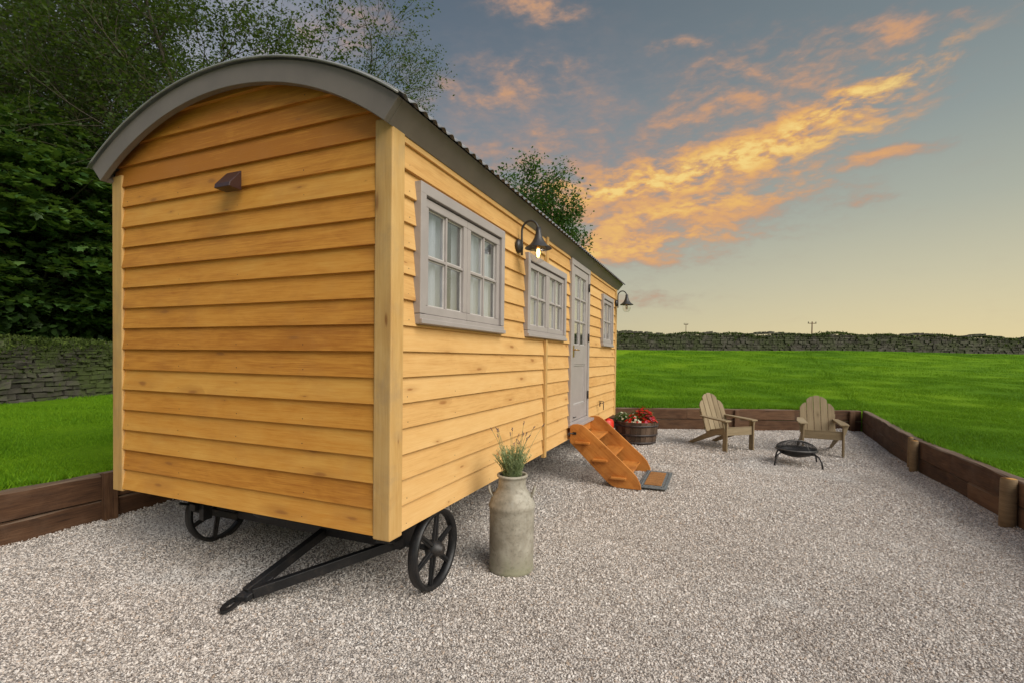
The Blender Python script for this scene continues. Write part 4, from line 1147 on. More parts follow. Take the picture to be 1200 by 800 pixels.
# ------------------------------------------------------------------ wall lamps
def wall_lamp(y, label, lit):
    r = empty('wall_lamp', (-0.018, y, 2.55), 0, label, 'wall lamp', 'swan neck lamps on the long wall')
    mb = MB(); mb.lathe([(0.062, 0.018), (0.062, 0.034), (0.050, 0.050), (0.02, 0.055), (0.0, 0.056)], (0, 0, 0), (1, 0, 0), 24); mb.build('wall_plate', M['lampmetal'], r)
    pts = [(0.055, 0, -0.085), (0.055, 0, 0.0), (0.052, 0, 0.08)]
    for k in range(0, 13):
        a = PI - PI * k / 12 * 0.93; pts.append((0.052 + 0.078 + 0.078 * math.cos(a), 0, 0.13 + 0.088 * math.sin(a)))
    pts.append((0.212, 0, 0.12))
    mb = MB(); mb.tube(pts, 0.010, 10); mb.build('arm', M['lampmetal'], r)
    c = (0.212, 0, 0)
    mb = MB(); mb.lathe([(0.0, 0.155), (0.022, 0.15), (0.027, 0.10), (0.038, 0.06), (0.055, 0.025), (0.080, -0.005), (0.118, -0.030), (0.121, -0.036), (0.116, -0.037), (0.078, -0.012), (0.052, 0.018), (0.034, 0.05), (0.020, 0.09)], c, n=36); mb.build('shade', M['lampmetal'], r)
    mb = MB(); mb.lathe([(0.060, -0.005), (0.070, -0.03), (0.074, -0.07), (0.068, -0.115), (0.048, -0.150), (0.02, -0.165), (0.0, -0.167)], c, n=28); g_ = mb.build('glass_globe', M['globe'], r)
    mb = MB(); mb.lathe([(0.0, 0.02), (0.018, 0.02), (0.018, -0.03), (0.014, -0.034), (0.0, -0.035)], c, n=14); mb.build('bulb_holder', M['brass'], r)
    mb = MB()
    for k in range(5):
        a = 2 * PI * k / 5; mb.tube([(0.212 + .009 * math.cos(a), .009 * math.sin(a), -0.038), (0.212 + .016 * math.cos(a), .016 * math.sin(a), -0.075), (0.212 + .008 * math.cos(a), .008 * math.sin(a), -0.112)], 0.0035, 6)
    mb.build('filament', M['bulb' if lit else 'brass'], r)
    mb = MB(); mb.lathe([(0.016, -0.034), (0.026, -0.055), (0.030, -0.085), (0.022, -0.115), (0.0, -0.128)], c, n=18); mb.build('bulb', M['globe'], r)


wall_lamp(1.87, 'lit swan neck lamp between the two double windows', True)
wall_lamp(6.70, 'unlit swan neck lamp at the far corner, seen against the sky', False)


# ------------------------------------------------------------------ milk churn and lavender
CX, CY = 0.315, 1.03; cz = gz(CX, CY) - 0.008
ch = empty('milk_churn', (CX, CY, cz), 0.0, 'dented grey metal milk churn beside the long wall, holding a lavender plant', 'milk churn')
R = 0.167
prof = [(0.0, 0.0), (R - .012, 0.0), (R - .004, 0.006), (R, 0.02), (R - .003, 0.034), (R - .006, 0.045), (R - .004, 0.25), (R - .004, 0.45), (R + .001, 0.462), (R + .003, 0.475), (R - .001, 0.488), (R - .006, 0.497), (R - .012, 0.515), (0.145, 0.542), (0.118, 0.575), (0.106, 0.595), (0.101, 0.61),
        (0.100, 0.655), (0.101, 0.675), (0.112, 0.682), (0.114, 0.690), (0.110, 0.698), (0.100, 0.699), (0.093, 0.690), (0.092, 0.64), (0.0, 0.64)]
def resamp(p, maxd=0.05):
    out = [p[0]]
    for q in p[1:]:
        n = max(1, int(math.dist(out[-1], q) / maxd)); o = out[-1]
        for k in range(1, n + 1): out.append((o[0] + (q[0] - o[0]) * k / n, o[1] + (q[1] - o[1]) * k / n))
    return out
mb = MB(); mb.lathe(resamp(prof, .04), n=64)
for i, v in enumerate(mb.v):                       # dents
    a = math.atan2(v[1], v[0]); r = math.hypot(v[0], v[1])
    if r > 0.05:
        k = 1 + 0.006 * math.sin(3 * a + 9 * v[2]) * math.sin(11 * v[2]) - 0.012 * math.exp(-((a + 1.2) / .35) ** 2 - ((v[2] - .23) / .08) ** 2) - 0.010 * math.exp(-((a + 0.5) / .25) ** 2 - ((v[2] - .36) / .06) ** 2)
        mb.v[i] = (v[0] * k, v[1] * k, v[2])
mb.build('churn_body', M['churn'], ch)
for a in (math.radians(200), math.radians(20)):
    d = Vector((math.cos(a), math.sin(a), 0)); t = Vector((-d.y, d.x, 0)); mb = MB()
    pts = [d * 0.140 + t * -.036 + Vector((0, 0, .54)), d * 0.158 + t * -.036 + Vector((0, 0, .575)), d * 0.166 + t * -.025 + Vector((0, 0, .600)), d * 0.167 + t * .0 + Vector((0, 0, .606)),
           d * 0.166 + t * .025 + Vector((0, 0, .600)), d * 0.158 + t * .036 + Vector((0, 0, .575)), d * 0.140 + t * .036 + Vector((0, 0, .54))]
    mb.tube(pts, 0.008, 8); mb.build('handle', M['churn'], ch)
mb = MB(); mb.lathe([(0.0905, 0.645), (0.06, 0.655), (0.0, 0.66)], n=24); mb.build('soil', M['soil'], ch)

M['lavleaf'] = leafmat('lavender_leaf', (0.16, 0.21, 0.09), (0.30, 0.37, 0.18), (0.42, 0.48, 0.28), 0.2, 0.7)
M['lavflower'] = leafmat('lavender_head', (0.07, 0.045, 0.075), (0.13, 0.09, 0.13), (0.24, 0.20, 0.20), 0.1, 0.8)
def lavender():
    root = empty('lavender_plant', (CX, CY, cz + 0.66), 0, 'grey green lavender with thin flower stalks growing out of the milk churn', 'plant')
    st_, lf, fl = MB(), [], MB(); rd = random.Random(4)
    for k in range(130):
        a = rd.uniform(0, 2 * PI); out = rd.uniform(0.02, 0.11); h = rd.uniform(0.12, 0.24); flower = k < 20
        if flower: h = rd.uniform(0.24, 0.40); out *= 1.5
        b = Vector((math.cos(a), math.sin(a), 0)) * rd.uniform(0.0, 0.065); d = Vector((math.cos(a), math.sin(a), 0))
        pts = [b + d * (out * t ** 1.6) + Vector((rd.uniform(-.004, .004), rd.uniform(-.004, .004), h * t)) for t in [i / 6 for i in range(7)]]
        st_.tube(pts, [0.0016 * (1.2 - .5 * i / 6) for i in range(7)], 4, cap=False)
        hl = 0.17 if flower else h
        for i in range(34 if not flower else 22):
            t = rd.uniform(0.05, 1.0) * min(1, hl / h); j = min(5, int(t * 6)); p = pts[j].lerp(pts[j + 1], t * 6 - j)
            aa = rd.uniform(0, 2 * PI); dd = Vector((math.cos(aa) * .75, math.sin(aa) * .75, rd.uniform(0.5, 1.1))).normalized(); Ln = rd.uniform(0.018, 0.036)
            sd_ = dd.cross(Vector((0, 0, 1))).normalized() * 0.0022
            lf.append([p - sd_ * .5, p + dd * Ln * .5 - sd_, p + dd * Ln, p + dd * Ln * .5 + sd_])
        if flower:
            t_ = pts[-1]; dv = (pts[-1] - pts[-2]).normalized()
            for i in range(14):
                q = t_ + dv * (0.028 * (i / 14) - .004) + Vector((rd.uniform(-.004, .004), rd.uniform(-.004, .004), 0)); s = rd.uniform(0.0018, 0.0034)
                fl.box(q, (s, s, s * 1.5), Matrix.Rotation(rd.uniform(0, 3), 3, 'Z') @ Matrix.Rotation(rd.uniform(0, 1), 3, 'X'))
    st_.build('stems', M['lavleaf'], root)
    soup('leaves', np.array([[list(v) for v in q] for q in lf]), 4, M['lavleaf'], rng.uniform(0, 1, len(lf)), root)
    tag(fl.build('flower_heads', M['lavflower'], root), kind='stuff')
lavender()


# ------------------------------------------------------------------ barrel planter
BX, BY = 0.36, 6.98
bp = empty('barrel_planter', (BX, BY, 0), 0, 'half oak barrel planter full of flowers at the far corner of the hut', 'planter')
mb = MB(); NS = 26
for k in range(NS):
    a0 = 2 * PI * k / NS + .004; a1 = 2 * PI * (k + 1) / NS - .004; rnd = random.random(); vs = []; fs = []; uvs = []; lv = [(0.0, 0.345), (0.1, 0.366), (0.2, 0.382), (0.3, 0.392), (0.40, 0.396)]
    dr = random.uniform(-.002, .003); ox = random.random() * 9
    for z, r in lv:
        for a in (a0, a1):
            for q in (0, -0.028): vs.append(((r + dr + q) * math.cos(a), (r + dr + q) * math.sin(a), z + random.uniform(0, .002)))
    for i in range(len(lv) - 1):
        b = 4 * i
        for (p, q) in ((0, 2), (2, 3), (3, 1), (1, 0)):
            fs.append((b + p, b + q, b + 4 + q, b + 4 + p)); uvs.append([(lv[i][0] + ox, .03 * p), (lv[i][0] + ox, .03 * q), (lv[i + 1][0] + ox, .03 * q), (lv[i + 1][0] + ox, .03 * p)])
    b = 4 * (len(lv) - 1); fs.append((b, b + 2, b + 3, b + 1)); uvs.append([(0, 0), (0, .08), (.03, .08), (.03, 0)])
    mb.add(vs, fs, uvs, rnd)
mb.build('staves', M['barrel'], bp, 0.002)
M['hoop'] = paint('rusty_hoop', (0.045, 0.032, 0.028), rough=0.55, var=0.4, bump=0.3, scale=20)
for z, r in ((0.03, 0.355), (0.17, 0.382), (0.335, 0.3985)):
    mb = MB(); mb.lathe([(r + .002, -.018), (r + .006, .018), (r + .002, .018), (r - .002, -.018)], (0, 0, z + .0), n=52, closed=True); mb.build('hoop', M['hoop'], bp)
mb = MB(); mb.lathe([(0.0, 0.355), (0.365, 0.35)][::-1], n=30); mb.build('soil', M['soil'], bp)
M['flleaf'] = leafmat('bedding_leaf', (0.035, 0.09, 0.012), (0.08, 0.17, 0.025), (0.16, 0.26, 0.06), 0.25)
M['red'] = leafmat('red_petal', (0.42, 0.008, 0.006), (0.68, 0.02, 0.012), (0.78, 0.06, 0.05), 0.25)
M['pink'] = leafmat('pink_petal', (0.50, 0.02, 0.06), (0.70, 0.08, 0.16), (0.80, 0.30, 0.36), 0.25)
M['white'] = leafmat('cream_petal', (0.55, 0.50, 0.36), (0.72, 0.66, 0.48), (0.80, 0.78, 0.70), 0.25)


def blossom_plant(x, y, rad, h, mats, label, nleaf, nfl, fsize, group=None):
    root = empty('bedding_plant', (BX + x, BY + y, 0.38), 0, label, 'flowering plant', 'bedding plants in the barrel')
    rd = random.Random(int(x * 1000 + y * 77 + 5000)); lf = []
    stem = MB()
    for k in range(26):
        a = rd.uniform(0, 2 * PI); r = rad * rd.uniform(.2, .9)
        stem.tube([(0, 0, -.02), (r * .4 * math.cos(a), r * .4 * math.sin(a), h * .4), (r * math.cos(a), r * math.sin(a), h * rd.uniform(.6, .95))], 0.003, 4)
    stem.build('stems', M['flleaf'], root)
    def sh(lo=0.25):
        while True:
            v = Vector((rd.uniform(-1, 1), rd.uniform(-1, 1), rd.uniform(-.1, 1)))
            if lo < v.length < 1: return Vector((v.x * rad, v.y * rad, v.z * h))
    for k in range(nleaf):
        p = sh(); d = Vector((rd.uniform(-1, 1), rd.uniform(-1, 1), rd.uniform(-.2, .7))).normalized(); s = d.cross(Vector((0, 0, 1))).normalized(); L = rd.uniform(.02, .042)
        lf.append([p, p + d * L * .5 + s * L * .32, p + d * L, p + d * L * .5 - s * L * .32])
    soup('leaves', np.array([[list(v) for v in q] for q in lf]), 4, M['flleaf'], rng.uniform(0, 1, len(lf)), root)
    for mi, mt in enumerate(mats):
        pe = []
        for k in range(nfl // len(mats)):
            p = sh(0.62); p.z = abs(p.z) + 0.01; nrm = (p * 1.0 + Vector((0, 0, h * .5))).normalized() + Vector((rd.uniform(-.4, .4), rd.uniform(-.4, .4), 0)); nrm.normalize()
            e1 = nrm.orthogonal().normalized(); e2 = nrm.cross(e1); r = fsize * rd.uniform(.6, 1.15)
            for j in range(6):
                a = 2 * PI * j / 6 + rd.uniform(-.2, .2); d = e1 * math.cos(a) + e2 * math.sin(a); s = nrm.cross(d)
                pe.append([p, p + d * r * .6 + s * r * .42 + nrm * r * .25, p + d * r + nrm * r * .15, p + d * r * .6 - s * r * .42 + nrm * r * .25])
        soup('blossoms', np.array([[list(v) for v in q] for q in pe]), 4, mt, rng.uniform(0, 1, len(pe)), root)


blossom_plant(0.13, 0.02, 0.17, 0.27, [M['red']], 'tall bright red flowers at the middle of the barrel', 420, 110, 0.040)
blossom_plant(0.22, -0.14, 0.16, 0.22, [M['pink'], M['red']], 'pink and red flowers at the right rim of the barrel', 320, 90, 0.038)
blossom_plant(-0.02, -0.20, 0.16, 0.14, [M['red'], M['white']], 'low red and cream flowers at the front of the barrel', 380, 90, 0.036)
blossom_plant(-0.24, -0.06, 0.17, 0.17, [M['white']], 'mostly green plant with a few cream flowers nearest the hut', 760, 24, 0.028)
blossom_plant(-0.02, 0.18, 0.17, 0.18, [M['white'], M['red']], 'green plant with small pale flowers at the back of the barrel', 500, 20, 0.024)


# ------------------------------------------------------------------ garden chairs
def adirondack(loc, rz, label):
    """faces local -y"""
    r = empty('garden_chair', (*loc, gz(*loc) + 0.004), rz, label, 'garden chair', 'garden chairs by the fire pit'); m_ = M['chair']
    w = 0.27
    for s in (-1, 1):
        mb = MB(); mb.box((s * (w + .012), -0.34, 0.255), (0.024, 0.095, 0.51), axis=2); mb.build('front_leg', m_, r, 0.004)
        mb = MB(); rail = [(-0.335, 0.27), (-0.335, 0.375), (-0.30, 0.385), (0.05, 0.285), (0.30, 0.165), (0.63, 0.0), (0.50, 0.0), (0.10, 0.16), (-0.1, 0.235)]
        mb.prism(rail, (s * (w - .012) - .012, 0, 0), (0, 1, 0), (0, 0, 1), (1, 0, 0), 0.024); mb.build('side_rail', m_, r, 0.003)
        arm = [(-0.05, -0.41), (0.07, -0.41), (0.085, -0.36), (0.085, -0.10), (0.04, 0.26), (-0.02, 0.30), (-0.05, 0.26)]
        mb = MB(); poly = [(s * a, b) for a, b in arm]; poly = poly if s > 0 else poly[::-1]
        mb.prism(poly, (s * w, 0, 0.512), (1, 0, 0), (0, 1, 0.03), (0, 0, 1), 0.024); mb.build('arm_rest', m_, r, 0.006)
        mb = MB(); br = [(-0.30, 0.50), (-0.38, 0.50), (-0.345, 0.34)]
        mb.hexa([(s * (w + .024), -.352, .33), (s * (w + .03), -.352, .33), (s * (w + .03), -.328, .33), (s * (w + .024), -.328, .33), (s * (w + .024), -.352, .51), (s * (w + .085), -.352, .51), (s * (w + .085), -.328, .51), (s * (w + .024), -.328, .51)]); mb.build('arm_bracket', m_, r)
    mb = MB(); mb.box((0, -0.349, 0.325), (2 * w - .002, 0.024, 0.12), axis=0); mb.build('front_apron', m_, r, 0.003)
    mb = MB(); n = 6
    for k in range(n):
        t0 = k / n; ya = -0.36 + 0.50 * t0; za = 0.388 - 0.112 * t0 - (0.02 if k == 5 else 0); yb = ya + 0.075
        mb.hexa([(-w, ya, za), (w, ya, za), (w, yb, za - .019), (-w, yb, za - .019), (-w, ya, za + .02), (w, ya, za + .02), (w, yb, za + .001), (-w, yb, za + .001)], 0)
    mb.build('seat', m_, r, 0.003)
    # fan back
    mb = MB(); d = Vector((0, 0.40, 0.92)).normalized(); base = Vector((0, 0.12, 0.24))
    hts = [0.615, 0.735, 0.755, 0.735, 0.615]; ww = 0.098
    for k in range(5):
        c = (k - 2) * 0.106; H = hts[k]; pl = [(c - ww / 2, 0), (c + ww / 2, 0)]; drop = [0.13, 0.045, 0.0, 0.045, 0.13]
        for i in range(9):
            u = 1 - 2 * i / 8; x = c + u * ww / 2; R_ = 0.30; xx = abs(x); 
            top = H - (abs(u) ** 2.2) * 0.012
            if k == 0: top = H - (max(0, (c + ww / 2 - x)) / ww) ** 2.2 * 0.095
            if k == 4: top = H - (max(0, (x - c + ww / 2)) / ww) ** 2.2 * 0.095
            if k == 1: top = H - (max(0, (c + ww / 2 - x)) / ww) ** 2.0 * 0.065
            if k == 3: top = H - (max(0, (x - c + ww / 2)) / ww) ** 2.0 * 0.065
            pl.append((x, top))
        mb.prism(pl, base, (1, 0, 0), d, Vector((0, d.z, -d.y)), 0.02, rnd=random.random())
    # grain must run up the slats
    for i, u in enumerate(mb.uv): mb.uv[i] = [(b, a) for a, b in u]
    mb.build('backrest', m_, r, 0.003)
    mb = MB()
    for t, zz in ((0.11, 0), (0.40, 0)):
        p = base + d * t + Vector((0, d.z, -d.y)) * 0.034; mb.beam(p + Vector((-w, 0, 0)), p + Vector((w, 0, 0)), 0.028, 0.06)
    mb.build('back_support', m_, r, 0.003)


adirondack((1.865, 7.10), math.radians(41), 'weathered garden chair nearer the hut, turned sideways towards the fire pit')
adirondack((3.365, 7.40), math.radians(1) + math.atan2(RT.y, RT.x) * -0.12, 'weathered garden chair facing the camera behind the fire pit')

# ------------------------------------------------------------------ fire pit
FX, FY = 2.84, 6.10; zf = gz(FX, FY)
fp = empty('fire_pit', (FX, FY, zf), 0, 'black steel fire bowl with a mesh lid on four curved legs between the chairs', 'fire pit')
mb = MB(); mb.lathe([(0.0, 0.12), (0.10, 0.125), (0.19, 0.155), (0.25, 0.20), (0.262, 0.225), (0.285, 0.228), (0.287, 0.234), (0.262, 0.234), (0.246, 0.205), (0.18, 0.163), (0.0, 0.13)], n=40); mb.build('bowl', M['black'], fp)
rim = MB(); rim.tube([(0.272 * math.cos(2 * PI * k / 40), 0.272 * math.sin(2 * PI * k / 40), 0.242) for k in range(41)], 0.006, 6)
M['steelrim'] = paint('worn_steel', (0.18, 0.17, 0.16), rough=0.4, var=0.3, metal=0.6)
rim.build('rim', M['steelrim'], fp)
mb = MB(); dome = [(0.265 * math.cos(t), 0.245 + 0.115 * math.sin(t)) for t in [PI / 2 * k / 18 for k in range(19)]]
for k in range(64):
    a = 2 * PI * k / 64; mb.tube([(r * math.cos(a), r * math.sin(a), z) for r, z in dome[:(-1 if k % 2 else None) if k % 3 else None]], 0.0017, 3, cap=False)
for (r, z) in dome[:-1]:
    mb.tube([(r * math.cos(2 * PI * k / 36), r * math.sin(2 * PI * k / 36), z) for k in range(37)], 0.0017, 3, cap=False)
lid = mb.build('mesh_lid', M['black'], fp)
mb = MB()
for k in range(2):
    a = PI * k / 2 + .5; mb.tube([(0.266 * math.cos(t) * math.cos(a), 0.266 * math.cos(t) * math.sin(a), 0.247 + 0.117 * math.sin(t)) for t in [PI * j / 20 for j in range(21)]], 0.004, 5)
mb.build('lid_rib', M['steelrim'], lid)
mb = MB(); mb.tube([(-.03, 0, .36), (-.03, 0, .385), (.03, 0, .385), (.03, 0, .36)], 0.005, 6); mb.build('lid_handle', M['black'], lid)
for a in (0.785 - 0.1, 2.356 - .15, 3.927 - .1, 5.498 + .05):
    d = Vector((math.cos(a), math.sin(a), 0)); mb = MB()
    pts = [d * 0.22 + Vector((0, 0, .185)), d * 0.29 + Vector((0, 0, .195)), d * 0.345 + Vector((0, 0, .165)), d * 0.385 + Vector((0, 0, .095)), d * 0.405 + Vector((0, 0, 0.0))]
    mb.tube(pts, 0.012, 8); mb.build('leg', M['black'], fp)


# ================================================================== TREES
def bark_mat():
    m_, T, bs, out = new_mat('bark')
    pos = T.n('ShaderNodeNewGeometry').outputs['Position']
    n = T.noise(T.n('ShaderNodeMapping', {'Vector': pos, 'Scale': (6, 6, 1.6)}), 1.5, 6, 0.65, 0.4); n2 = T.noise(pos, 1.3, 4)
    c = T.mix(n, (0.030, 0.024, 0.017), (0.11, 0.09, 0.065)); c = T.mix(T.mrange(n2, 0.48, 0.66, 0, 0.7), c, (0.085, 0.085, 0.02))
    T.put(bs.inputs['Base Color'], c); bs.inputs['Roughness'].default_value = 0.95
    T.put(bs.inputs['Normal'], T.n('ShaderNodeBump', {'Height': n, 'Strength': 0.9, 'Distance': 0.03})); return m_


M['bark'] = bark_mat()
M['leaf_syc'] = leafmat('sycamore_leaf', (0.020, 0.052, 0.014), (0.060, 0.13, 0.030), (0.17, 0.28, 0.075), 0.30, 0.42, 0.35)
M['leaf_fine'] = leafmat('birch_leaf', (0.016, 0.030, 0.008), (0.038, 0.062, 0.016), (0.075, 0.105, 0.026), 0.30, 0.55, 0.25)
M['leaf_ash'] = leafmat('ash_leaf', (0.020, 0.055, 0.016), (0.040, 0.10, 0.028), (0.080, 0.16, 0.045), 0.30, 0.5, 0.3)
M['leaf_dark'] = leafmat('undergrowth_leaf', (0.010, 0.024, 0.005), (0.022, 0.050, 0.010), (0.04, 0.085, 0.015), 0.2, 0.6, 0.2)

SYC = np.array([(0, 0), (0.30, 0.02), (0.46, 0.22), (0.30, 0.30), (0.52, 0.62), (0.20, 0.62), (0, 1.0), (-0.20, 0.62), (-0.52, 0.62), (-0.30, 0.30), (-0.46, 0.22), (-0.30, 0.02)])
LEN = np.array([(0, 0), (0.26, 0.35), (0.20, 0.72), (0, 1.0), (-0.20, 0.72), (-0.26, 0.35)])
DIA = np.array([(0, 0), (0.28, 0.45), (0, 1.0), (-0.28, 0.45)])
R2 = np.random.default_rng(11)


def leaves(name, P, size, tmpl, mat, parent, outward=None, up=0.9, jit=0.6, droop=0.3):
    n = len(P); N = R2.normal(0, jit, (n, 3)); N[:, 2] += up; N /= np.linalg.norm(N, axis=1)[:, None]
    if outward is None: D = R2.normal(0, 1, (n, 3))
    else: D = outward + R2.normal(0, 0.7, (n, 3))
    D[:, 2] -= droop; D -= N * np.sum(D * N, 1)[:, None]; D /= np.linalg.norm(D, axis=1)[:, None] + 1e-9
    X = np.cross(D, N); s = size * R2.uniform(0.6, 1.25, n)
    V = P[:, None, :] + (X[:, None, :] * tmpl[None, :, 0:1] + D[:, None, :] * tmpl[None, :, 1:2]) * s[:, None, None]
    V = V + N[:, None, :] * (np.abs(tmpl[None, :, 0:1]) * 0.22 * s[:, None, None])      # folded along the midrib
    # local coordinates of the parent
    o = soup(name, V, len(tmpl), mat, R2.uniform(0, 1, n))
    if parent is not None: o.parent = parent; o.matrix_parent_inverse = Matrix.Translation(-parent.location)
    return o


class Tree:
    def __init__(s, seed): s.r = random.Random(seed); s.mb = MB(); s.tw = []; s.out = []
    def branch(s, p, d, L, rad, lev, maxlev, kids, spread, upb, wob=0.16, seg=7, bare=0.25):
        r = s.r; pts = [p.copy()]; rads = [rad]; d = d.normalized(); n = seg if lev < maxlev else 4
        for k in range(n):
            d = (d + Vector((r.gauss(0, wob), r.gauss(0, wob), r.gauss(0, wob * .7) + upb * .06))).normalized()
            p = p + d * (L / n); pts.append(p.copy()); rads.append(max(0.004, rad * (1 - 0.75 * (k + 1) / n)))
        s.mb.tube(pts, rads, 9 if lev == 0 else 6 if lev == 1 else 4, cap=False, rnd=0.5)
        if lev >= maxlev:
            for k in range(1, n + 1): s.tw.append(pts[k]); s.out.append(d)
            return
        K = kids[lev]
        for i in range(K):
            t = bare + (1 - bare) * (i + r.random() * .8) / K if lev else bare + (1 - bare) * (i + r.random() * .6) / K
            f = min(t, 0.999) * n; j = int(f); q = pts[j].lerp(pts[j + 1], f - j); dd = (pts[j + 1] - pts[j]).normalized()
            a = r.uniform(0, 2 * PI); o = dd.orthogonal().normalized(); o = Matrix.Rotation(a, 3, dd) @ o
            sp = spread[lev] * r.uniform(.7, 1.3); nd = (dd * math.cos(sp) + o * math.sin(sp)).normalized()
            LL = L * r.uniform(.42, .66) * (1 - 0.35 * t if lev == 0 else 1)
            s.branch(q, nd, LL, max(0.006, rads[j] * .55), lev + 1, maxlev, kids, spread, upb, wob, seg, 0.2)
        s.branch(pts[-1], d, L * .45, rads[-1], min(lev + 1, maxlev), maxlev, kids, spread, upb, wob, seg, 0.1)


def tree(name, loc, H, label, leaf, seed, maxlev=3, kids=(9, 7, 6), spread=(0.85, 0.8, 0.8), trunk=0.16, lean=(0, 0, 1), lsize=0.06, per=7, scat=0.16, tmpl=DIA, upb=0.6, bare=0.3, group='trees beyond the left stone wall', keep=None, wob=.16, droop=.3):
    z = terrain(*loc) - 0.1; root = empty(name, (loc[0], loc[1], z), 0, label, 'tree', group)
    T = Tree(seed); T.branch(Vector((loc[0], loc[1], z)), Vector(lean), H * .75, trunk, 0, maxlev, kids, spread, upb, wob, 8, bare)
    o = T.mb.build('trunk', M['bark'], root); o.matrix_parent_inverse = Matrix.Translation(-root.location)
    P = np.array([list(p) for p in T.tw]); D = np.array([list(p) for p in T.out])
    if keep is not None: k = keep(P); P, D = P[k], D[k]
    P = np.repeat(P, per, 0) + R2.normal(0, scat, (len(P) * per, 3)); D = np.repeat(D, per, 0)
    leaves('crown', P, lsize, tmpl, M[leaf], root, D, droop=droop)
    print(name, len(P)); return root


def sycamore(loc, H, label, seed, cr, zc, n=330, lo=1.7, ls=0.19):
    """broad crown of layered sprays of big leaves over a short branching trunk"""
    z = terrain(*loc) - 0.1; root = empty('sycamore_tree', (loc[0], loc[1], z), 0, label, 'tree', 'trees beyond the left stone wall')
    r = random.Random(seed); mb = MB(); base = Vector((loc[0], loc[1], z)); top = base + Vector((0.2, 0.1, H * .7))
    tr = [base.lerp(top, k / 8) + Vector((r.gauss(0, .05), r.gauss(0, .05), 0)) for k in range(9)]; mb.tube(tr, [0.24 * (1 - .75 * k / 8) for k in range(9)], 10, cap=False)
    P = []; D = []
    for k in range(n):
        while True:
            v = Vector((r.uniform(-1, 1), r.uniform(-1, 1), r.uniform(-1, 1)))
            if 0.45 < v.length < 1.0: break
        c = Vector((loc[0] + v.x * cr, loc[1] + v.y * cr, zc + v.z * (H - zc)))
        if c.z < lo: c.z = lo + r.random() * .5
        out = Vector((v.x, v.y, 0)).normalized(); side = Vector((-out.y, out.x, 0)); rad = r.uniform(.30, .70)
        t = tr[min(8, max(2, int(8 * (c.z - z - 0.6) / (H * .75))))]; mid = t.lerp(c, .55) + Vector((0, 0, .25))
        if k % 2 == 0: mb.tube([t, mid, c], [0.045, 0.025, 0.008], 5, cap=False)
        for i in range(int(44 * rad / .55)):
            a = r.uniform(0, 2 * PI); q = rad * math.sqrt(r.random()); u = q * math.cos(a); w = q * math.sin(a) * .8
            P.append(c + out * u + side * w + Vector((0, 0, -0.30 * (u + rad * .3) - .25 * abs(w) + r.gauss(0, .045)))); D.append(out + side * (w / rad))
    o = mb.build('trunk', M['bark'], root); o.matrix_parent_inverse = Matrix.Translation(-root.location)
    P = np.array([list(p) for p in P]); D = np.array([list(p) for p in D]); print('syc', len(P))
    leaves('crown', P, ls, SYC, M['leaf_syc'], root, D, up=1.3, jit=0.42, droop=0.45)
    return root


sycamore(spot(38, 12.8), 8.0, 'large leaved sycamore whose low sprays hang over the mossy wall at the left edge', 3, 3.1, 4.9, 520, 2.5)
sycamore(spot(150, 14.6), 7.7, 'sycamore close behind the curved left eave of the hut', 5, 2.8, 4.8, 380, 2.4)
sycamore(spot(-90, 11.5), 8.0, 'sycamore partly cut off by the left edge of the photo', 8, 2.9, 4.8, 300, 2.3)

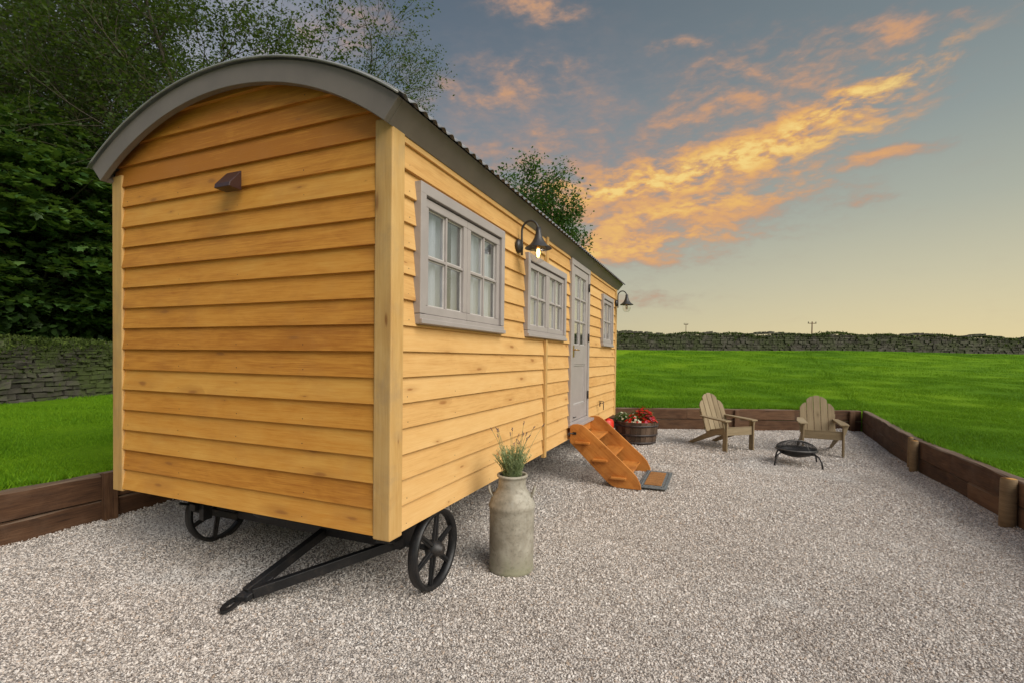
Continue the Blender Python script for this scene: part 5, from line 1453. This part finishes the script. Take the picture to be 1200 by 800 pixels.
tree('birch_tree', spot(28, 15.0), 13.5, 'tall mossy trunked tree at the far left with fine leaves high up', 'leaf_fine', 21, 3, (12, 9, 7), trunk=0.36, lean=(0.05, -0.03, 1), per=9, lsize=0.115, scat=.13)
tree('birch_tree', spot(150, 17.0), 13.5, 'fine leaved tree above the left eave of the hut', 'leaf_fine', 22, 3, (12, 9, 7), trunk=0.22, lean=(0.12, 0, 1), per=9, lsize=0.11, scat=.13)
tree('birch_tree', spot(225, 17.5), 13.0, 'dark fine leaved tree behind the top of the roof arch', 'leaf_fine', 23, 3, (12, 9, 7), trunk=0.2, lean=(0.15, 0.05, 1), per=9, lsize=0.11, scat=.13)
tree('birch_tree', spot(318, 18.5), 11.8, 'airy tree with a forked leader standing out against the pink cloud', 'leaf_fine', 24, 3, (9, 8, 6), trunk=0.15, lean=(0.16, 0.05, 1), per=10, lsize=0.08, scat=.13)
tree('birch_tree', spot(-70, 16.0), 13.0, 'fine leaved tree reaching in from beyond the left edge', 'leaf_fine', 27, 3, (9, 7, 6), trunk=0.22, per=12, lsize=0.10, scat=.15)
tree('ash_tree', spot(538, 20.5), 7.2, 'leafy ash tree rising behind the middle of the hut roof', 'leaf_ash', 31, 3, (10, 7, 6), (0.7, 0.7, 0.7), trunk=0.14, lean=(0.16, 0.05, 1), per=18, lsize=0.13, scat=.2, tmpl=LEN, upb=1.4, group='trees behind the hut')
tree('ash_tree', spot(440, 22.0), 8.6, 'ash tree hidden behind the near part of the roof', 'leaf_ash', 33, 3, (9, 7, 6), (0.7, 0.7, 0.7), trunk=0.14, per=7, lsize=0.12, scat=.2, tmpl=LEN, upb=1.2, group='trees behind the hut')


def undergrowth():
    n = 90000; t = R2.uniform(0, 1, n); A = np.array(WA); B = np.array(WB); d = (B - A) / np.linalg.norm(B - A); nn = np.array([d[1], -d[0]]) * -1
    if nn[0] > 0: nn = -nn
    A2 = A - d * 6; L = np.linalg.norm(B - A) + 10
    c = A2 + d * (t * L)[:, None] + nn * (2.8 + R2.uniform(0, 1, n) ** 1.3 * 9.0)[:, None]
    h = 2.6 + 1.0 * np.sin(c[:, 0] * .9) * np.sin(c[:, 1] * .7) + 2.2 * np.clip((np.abs((c - A2) @ nn) - 5) / 5, 0, 1)
    z = TERR(c[:, 0], c[:, 1]) + h * R2.uniform(0, 1, n) ** .8
    P = np.stack([c[:, 0], c[:, 1], z], 1)
    o = leaves('undergrowth', P, 0.26, LEN, M['leaf_dark'], None, up=.6, jit=.8)
    tag(o, 'dark undergrowth filling the wood behind the mossy stone wall', 'undergrowth', kind='stuff')


undergrowth()
